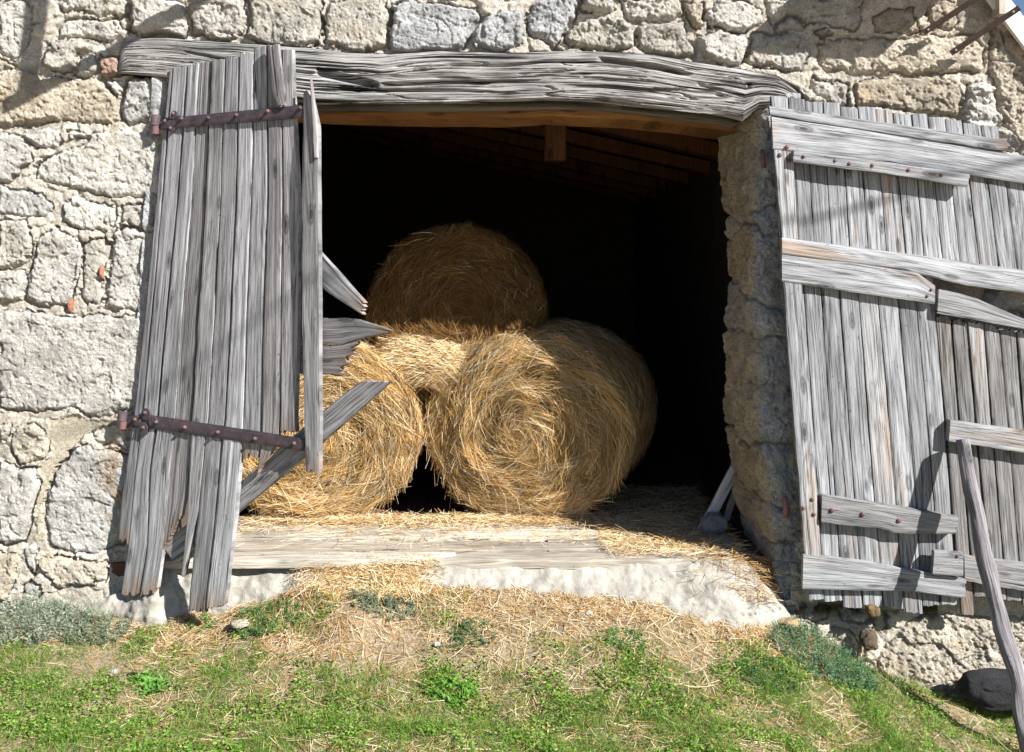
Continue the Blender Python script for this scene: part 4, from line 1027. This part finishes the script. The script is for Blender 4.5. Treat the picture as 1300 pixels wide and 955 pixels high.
# small round leaves of ground weeds
x, y, z = scatter(150000, lambda x, y, z: green_d(x, y, z) * sstep(-.1, .3, fbm(x * 6 + 9, y * 6, 2)))
n = len(x); D = unit(np.concatenate([rng.normal(0, 1, (n, 2)), rng.uniform(-.1, .6, (n, 1))], 1))
v, q, c = ribbons(np.stack([x, y, z + rng.uniform(.004, .035, n)], -1), D, rng.uniform(.008, .018, n), rng.uniform(.006, .012, n), unit(rng.normal(0, .5, (n, 3)) + [0, 0, 1]), np.zeros((n, 3)), gcol(n) * 1.1, 2, .3)
a.add(v, q, c)
o = a.build('grass', M['grass']); tag(o, 'short green grass and weeds along the foot of the bank', 'grass', None, 'stuff')

# dry straw litter over bank and threshold
a = Acc()
def litter(x, y, z, lo=.03, hi=.14, up=.12, cmul=1., wlo=.0016, whi=.0034):
    n = len(x); th = rng.uniform(0, 2 * math.pi, n)
    D = unit(np.stack([np.cos(th), np.sin(th) * .8, rng.normal(0, up, n) - .0], -1))
    gx = (gz(x + .02, y) - gz(x, y)) / .02; gy = (gz(x, y + .02) - gz(x, y)) / .02
    gx = np.where(y > -.03, 0, gx); gy = np.where(y > -.03, 0, gy)
    D[:, 2] += D[:, 0] * gx + D[:, 1] * gy; D = unit(D)
    L = rng.uniform(lo, hi, n)
    col = strawcol(n, rng, .45) * cmul
    v, q, c = ribbons(np.stack([x, y, z + rng.random(n) * .012 + .002], -1) - D * (L * .5)[:, None], D, L, rng.uniform(wlo, whi, n), unit(rng.normal(0, .4, (n, 3)) + [0, -.3, 1]), rng.normal(0, .1, (n, 3)), col)
    a.add(v, q, c)
def straw_d(x, y, z):
    py = pyof(x, y, z)
    d = sstep(855, 800, py + 14 * fbm(x * 4, y * 4, 3)) * (.25 + .9 * sstep(-.35, .3, fbm(x * 2.4 + 7, y * 2.4, 3)))
    return np.clip(d, .16, 1) * (.5 + .5 * sstep(1.75, 1.5, x)) * np.where(x < -1.75, .25, 1)
litter(*scatter(110000, straw_d), cmul=np.array([.8, .77, .76]))
x, y, z = scatter(26000, straw_d); litter(x, y, z, .012, .04, .2, np.array([.8, .72, .66]))
x, y, z = scatter(5000, lambda x, y, z: straw_d(x, y, z) * sstep(.0, .4, fbm(x * 4 + 5, y * 4, 3)))
n = len(x); D = unit(np.stack([rng.normal(0, .8, n), rng.normal(0, .6, n), np.ones(n)], -1))
v, q, c = ribbons(np.stack([x, y, z], -1), D, rng.uniform(.03, .1, n), rng.uniform(.0014, .0026, n), unit(rng.normal(0, 1, (n, 3))), rng.normal(0, .35, (n, 3)), strawcol(n, rng, .2) * np.array([.7, .68, .68]))
a.add(v, q, c)
# over the upper lip of the bank at centre left
n = 4500; x = rng.normal(-.74, .17, n); y = rng.uniform(-.22, .02, n); z = np.maximum(gz(x, y), .345 - np.clip(-y, 0, 1) * .55)
k = (x > -1.12) & (x < -.36); litter(x[k], y[k], z[k] + .004, up=.2)
# threshold
n = 6000; x = rng.uniform(-1.6, 1.2, n); y = .02 + .78 * rng.random(n) ** .6; k = rng.random(n) < np.clip((y - .15) * 1.3 + .5 * fbm(x * 5, y * 9, 2), .05, 1)
x, y = x[k], y[k]; litter(x, y, np.full(len(x), .362), .02, .1, .04)
n = 3400; x = rng.normal(.25, .35, n); y = rng.normal(.76, .06, n); litter(x, y, np.full(n, .365) + rng.random(n) * .02, .03, .12, .2)
n = 2600; x = rng.normal(-.95, .35, n); y = rng.normal(.72, .05, n); litter(x, y, np.full(n, .365) + rng.random(n) * .02, .03, .12, .2)
n = 6000; x = rng.uniform(.5, 1.25, n); y = rng.uniform(.05, 1.6, n); litter(x, y, np.full(n, .35) + rng.random(n) * .03, .03, .16, .15)
# in the corner below the right jamb
n = 700; x = rng.uniform(.9, 1.34, n); y = rng.uniform(-.16, .08, n); apz = .345 - .42 * (np.clip(.03 - y, 0, 1) / .38) ** 1.333 - .1 * np.clip(x - 1.15, 0, 1); k = rng.random(n) < np.clip((x - .85) * 2.5, 0, 1); litter(x[k], y[k], np.maximum(gz(x, y), apz)[k] + .012, .05, .16, .12, np.array([.7, .62, .55]))
o = a.build('straw_litter', M['straw']); tag(o, 'dry straw littering the bank and the threshold', 'straw', None, 'stuff')

# weedy plants
def plant(px, py_, y, rad, hgt, cols, label, nst, name='leafy_weed', leaf=.010, seed=1, cat='plant', sq=.7):
    r = np.random.default_rng(seed); base = at(px, py_, y).reshape(3); base[2] = float(gz(np.array(base[0]), np.array(y)))
    a = Acc()
    ang = r.uniform(0, 2 * math.pi, nst); rr = np.sqrt(r.random(nst)) * rad
    bx = base[0] + np.cos(ang) * rr; by = base[1] + np.sin(ang) * rr * sq; by = np.minimum(by, -.06); bz = gz(bx, by) - .005
    D = unit(np.stack([np.cos(ang) * .5 * rr / rad + r.normal(0, .25, nst), np.sin(ang) * .4 * rr / rad + r.normal(0, .25, nst), np.ones(nst)], -1))
    L = hgt * r.uniform(.5, 1.05, nst) * (1.1 - .5 * (rr / rad) ** 2)
    v, q, c = ribbons(np.stack([bx, by, bz], -1), D, L, np.full(nst, .0022), unit(r.normal(0, 1, (nst, 3)) * [1, 1, .1]), r.normal(0, .12, (nst, 3)), np.tile(np.array(cols[0]) * .8, (nst, 1)), 3, .5)
    a.add(v, q, c)
    k = 13
    t = np.tile(np.linspace(.15, 1., k), nst); P = np.repeat(np.stack([bx, by, bz], -1), k, 0) + np.repeat(D, k, 0) * (np.repeat(L, k) * t)[:, None]
    n = len(P); LD = unit(np.concatenate([r.normal(0, 1, (n, 2)), r.uniform(-.1, .9, (n, 1))], 1))
    cc = np.array(cols[0]) + (np.array(cols[1]) - np.array(cols[0])) * r.random((n, 1))
    v, q, c = ribbons(P, LD, r.uniform(.6, 1.3, n) * leaf * 1.3, r.uniform(.5, 1.1, n) * leaf * .6, unit(r.normal(0, .6, (n, 3)) + [0, -.3, 1]), np.zeros((n, 3)), cc, 2, .25)
    a.add(v, q, c)
    o = a.build(name, M['grass']); tag(o, label, cat, 'weeds along the foot of the wall'); return o
plant(1045, 852, -.3, .25, .11, [(.08,.17,.085),(.18,.3,.17)], 'bushy blue-green weed below the right door', 520, seed=4)
plant(975, 850, -.55, .14, .07, [(.07,.15,.06),(.15,.26,.1)], 'low green weed just left of the bushy blue-green one', 120, seed=41)
plant(45, 810, -.2, .27, .13, [(.2,.25,.17),(.42,.46,.38)], 'silvery grey-green herb against the wall at far left', 420, seed=5, leaf=.012)
plant(120, 815, -.25, .16, .1, [(.16,.21,.12),(.36,.4,.3)], 'smaller silvery herb right of the far left one', 170, seed=6, leaf=.011)
plant(487, 778, -.22, .16, .08, [(.12,.2,.12),(.26,.34,.22)], 'pale green weed tuft on the bank below the left bale', 190, seed=7)
plant(340, 800, -.28, .16, .07, [(.08,.18,.06),(.2,.32,.12)], 'green weed tuft on the bank right of the broken door boards', 150, seed=8)
plant(790, 815, -.42, .12, .05, [(.1,.22,.05),(.2,.36,.1)], 'small bright green weed amid dry straw at centre right', 90, seed=9)
plant(600, 812, -.4, .12, .05, [(.1,.18,.08),(.22,.32,.16)], 'small grey-green weed amid dry straw at centre', 90, seed=10)
plant(255, 785, -.2, .08, .06, [(.1,.24,.05),(.2,.4,.1)], 'bright green sprig under the broken door boards', 40, seed=12)
plant(575, 862, -.72, .1, .05, [(.1,.26,.03),(.22,.42,.08)], 'fresh green weed rosette in the grass below the opening', 60, seed=13, leaf=.02)
plant(195, 858, -.62, .08, .035, [(.12,.3,.05),(.22,.42,.1)], 'broad-leaved bright weed in the grass at lower left', 24, seed=14, leaf=.03)

# stones lying about
def rock(name, c, s, label, mat='stone', col=(.5, .47, .42), seed=0, parent=None, cat='stone', group=None):
    nu, nv = 40, 22; u = np.linspace(0, 2 * math.pi, nu, endpoint=False); v = np.linspace(.02, math.pi - .02, nv)
    U, W = np.meshgrid(u, v, indexing='ij')
    d = np.stack([np.cos(U) * np.sin(W), np.sin(U) * np.sin(W), np.cos(W)], -1)
    rr = 1 + .25 * n3(d[..., 0] * 1.6 + seed + 10, d[..., 1] * 1.6 + 10, d[..., 2] * 1.6 + 10) + .1 * n3(d[..., 0] * 5 + seed + 20, d[..., 1] * 5 + 20, d[..., 2] * 5 + 20)
    V = np.array(c) + np.sign(d) * np.abs(d) ** .8 * rr[..., None] * np.array(s)
    i = np.arange(nu * nv).reshape(nu, nv); j = np.roll(i, -1, 0)
    q = np.stack([i[:, :-1], i[:, 1:], j[:, 1:], j[:, :-1]], -1).reshape(-1, 4)
    o = mk(name, V.reshape(-1, 3), q, M[mat], parent, np.array(col), None, True)
    if label: tag(o, label, cat, group)
    return o
def rock_px(px, py_, y, w, h, label, **k):
    c = at(px, py_, y).reshape(3); s = (w * (CAMD + y) / F / 2, w * (CAMD + y) / F / 2.4, h * (CAMD + y) / F / 2); return rock('stone', c, s, label, **k)
for (x, y, w, h) in ((91, 388, 7, 17), (130, 347, 6, 18)):
    cc_ = at(x, y, .012).reshape(3); rock('brick_chip', cc_, (w / 490, .03, h / 490), None, 'brick', (1, 1, 1), x, barn)
G_ = 'stones lying at the foot of the wall'
rock_px(1103, 813, -.16, 22, 26, 'dark upright stone under the right door boards', seed=2, col=(.2, .16, .11), group=G_)
rock_px(1108, 775, -.13, 17, 15, 'small round brown stone just under the right door boards', seed=3, col=(.28, .2, .1), group=G_)
rock_px(1000, 790, -.15, 30, 10, 'flat tan stone at the foot of the right jamb', seed=4, col=(.55, .42, .25), group=G_)
rock_px(905, 665, .45, 34, 26, 'grey rubble stone inside the right jamb beside the leaning lath', seed=5, col=(.35, .36, .38), group=G_)
rock_px(918, 690, .3, 26, 20, 'grey rubble stone at the corner of the threshold', seed=6, col=(.33, .32, .3), group=G_)
rock_px(305, 792, -.3, 24, 8, 'pale stone slab in the weeds below the broken boards', seed=7, col=(.62, .57, .48), group=G_)
rock_px(555, 818, -.45, 7, 6, 'small white pebble in the grass near centre', seed=8, col=(.7, .7, .7), group=G_)
rock_px(612, 790, -.3, 20, 6, 'pale flat stone in the dry straw below the white apron', seed=9, col=(.6, .54, .45), group=G_)
rock_px(748, 778, -.25, 10, 6, 'pale stone in the dry straw right of centre', seed=10, col=(.65, .6, .52), group=G_)
rock_px(145, 852, -.6, 9, 5, 'grey pebble in the grass at lower left', seed=11, col=(.55, .55, .55), group=G_)
rock_px(176, 848, -.6, 11, 5, 'tan wood-coloured pebble in the grass at lower left', seed=12, col=(.6, .42, .2), group=G_)
c = at(1282, 874, -.2).reshape(3); rock('dark_boulder', c, (.24, .12, .085), 'low dark rounded stone at the wall foot beside the leaning pole', 'stone', (.045, .045, .05), 15, cat='boulder')

# leaning pole propping the right door
P0 = at(1219, 558, -.205).reshape(3); P1 = at(1310, 866, -.70).reshape(3); P1[2] = min(P1[2], float(gz(np.array(P1[0]), np.array(-.7))) - .02)
t = np.linspace(0, 1, 60)[:, None]; pts = P0 * (1 - t) + P1 * t
pts[:, 0] += .018 * n2(t[:, 0] * 4 + 3, t[:, 0] * 0) + .006 * n2(t[:, 0] * 13, t[:, 0] * 0 + 5) + .012 * np.sin(t[:, 0] * 3.1); pts[:, 1] += .01 * n2(t[:, 0] * 5, t[:, 0] * 0 + 9)
a = Acc(); tube(a, pts, np.linspace(.034, .040, 60), (.95, .92, .95), 28, .16, 5.)
o = a.build('leaning_pole', M['pole'], None, True); tag(o, 'crooked weathered wooden pole propped against the right door', 'pole')

# lath leaning inside the opening by the right jamb
mp_, n_ = plane_map(at(910, 640, .5), (0, -1, -.0))
a = Acc(); board(a, [(928,592),(886,672)], [(940,597),(900,677)], mp_, n_, 0, .02, (1.3, 1.3, 1.4)); o = a.build('wooden_lath', M['door']); tag(o, 'pale grey lath leaning in shadow against the right jamb', 'lath')
mp_, n_ = plane_map(at(920, 640, .56), (0, -1, -.0))
a = Acc(); board(a, [(935,608),(918,660)], [(942,610),(926,662)], mp_, n_, 0, .02, (.8, .8, .85)); o = a.build('wooden_lath', M['door']); tag(o, 'short dark lath half hidden behind the pale leaning one', 'lath')

# ------------------------------------------------------------------ camera, light, world
cam = bpy.data.cameras.new('camera'); co = bpy.data.objects.new('camera', cam); COL.objects.link(co)
co.location = (0, -CAMD, CAMZ); co.rotation_euler = (math.pi / 2, 0, 0)
cam.sensor_width = 36; cam.lens = F / 1300 * 36; cam.shift_y = -(477.5 - CY) / 1300; cam.shift_x = 0; cam.clip_end = 2000
sc.camera = co
S = Vector((1.3, -1, 1.2)).normalized()
sun = bpy.data.lights.new('sun', 'SUN'); sun.energy = 5.0; sun.angle = math.radians(.53); sun.color = (1, .965, .91)
so = bpy.data.objects.new('sun', sun); COL.objects.link(so); so.rotation_euler = (-S).to_track_quat('-Z', 'Y').to_euler()
w = bpy.data.worlds.new('World'); sc.world = w; w.use_nodes = True; nt = w.node_tree
bg = nt.nodes['Background']; sky = nt.nodes.new('ShaderNodeTexSky'); sky.sky_type = 'NISHITA'; sky.sun_disc = False
sky.sun_elevation = math.asin(S.z); sky.sun_rotation = math.atan2(S.x, S.y)
sky.air_density = .75; sky.dust_density = .2; sky.ozone_density = 2.5
nt.links.new(sky.outputs[0], bg.inputs[0]); bg.inputs[1].default_value = .05
sc.view_settings.view_transform = 'Standard'; sc.view_settings.look = 'None'; sc.view_settings.gamma = 1; sc.view_settings.exposure = 1.18
try:
    sc.cycles.max_bounces = 8; sc.cycles.diffuse_bounces = 5
except Exception: pass
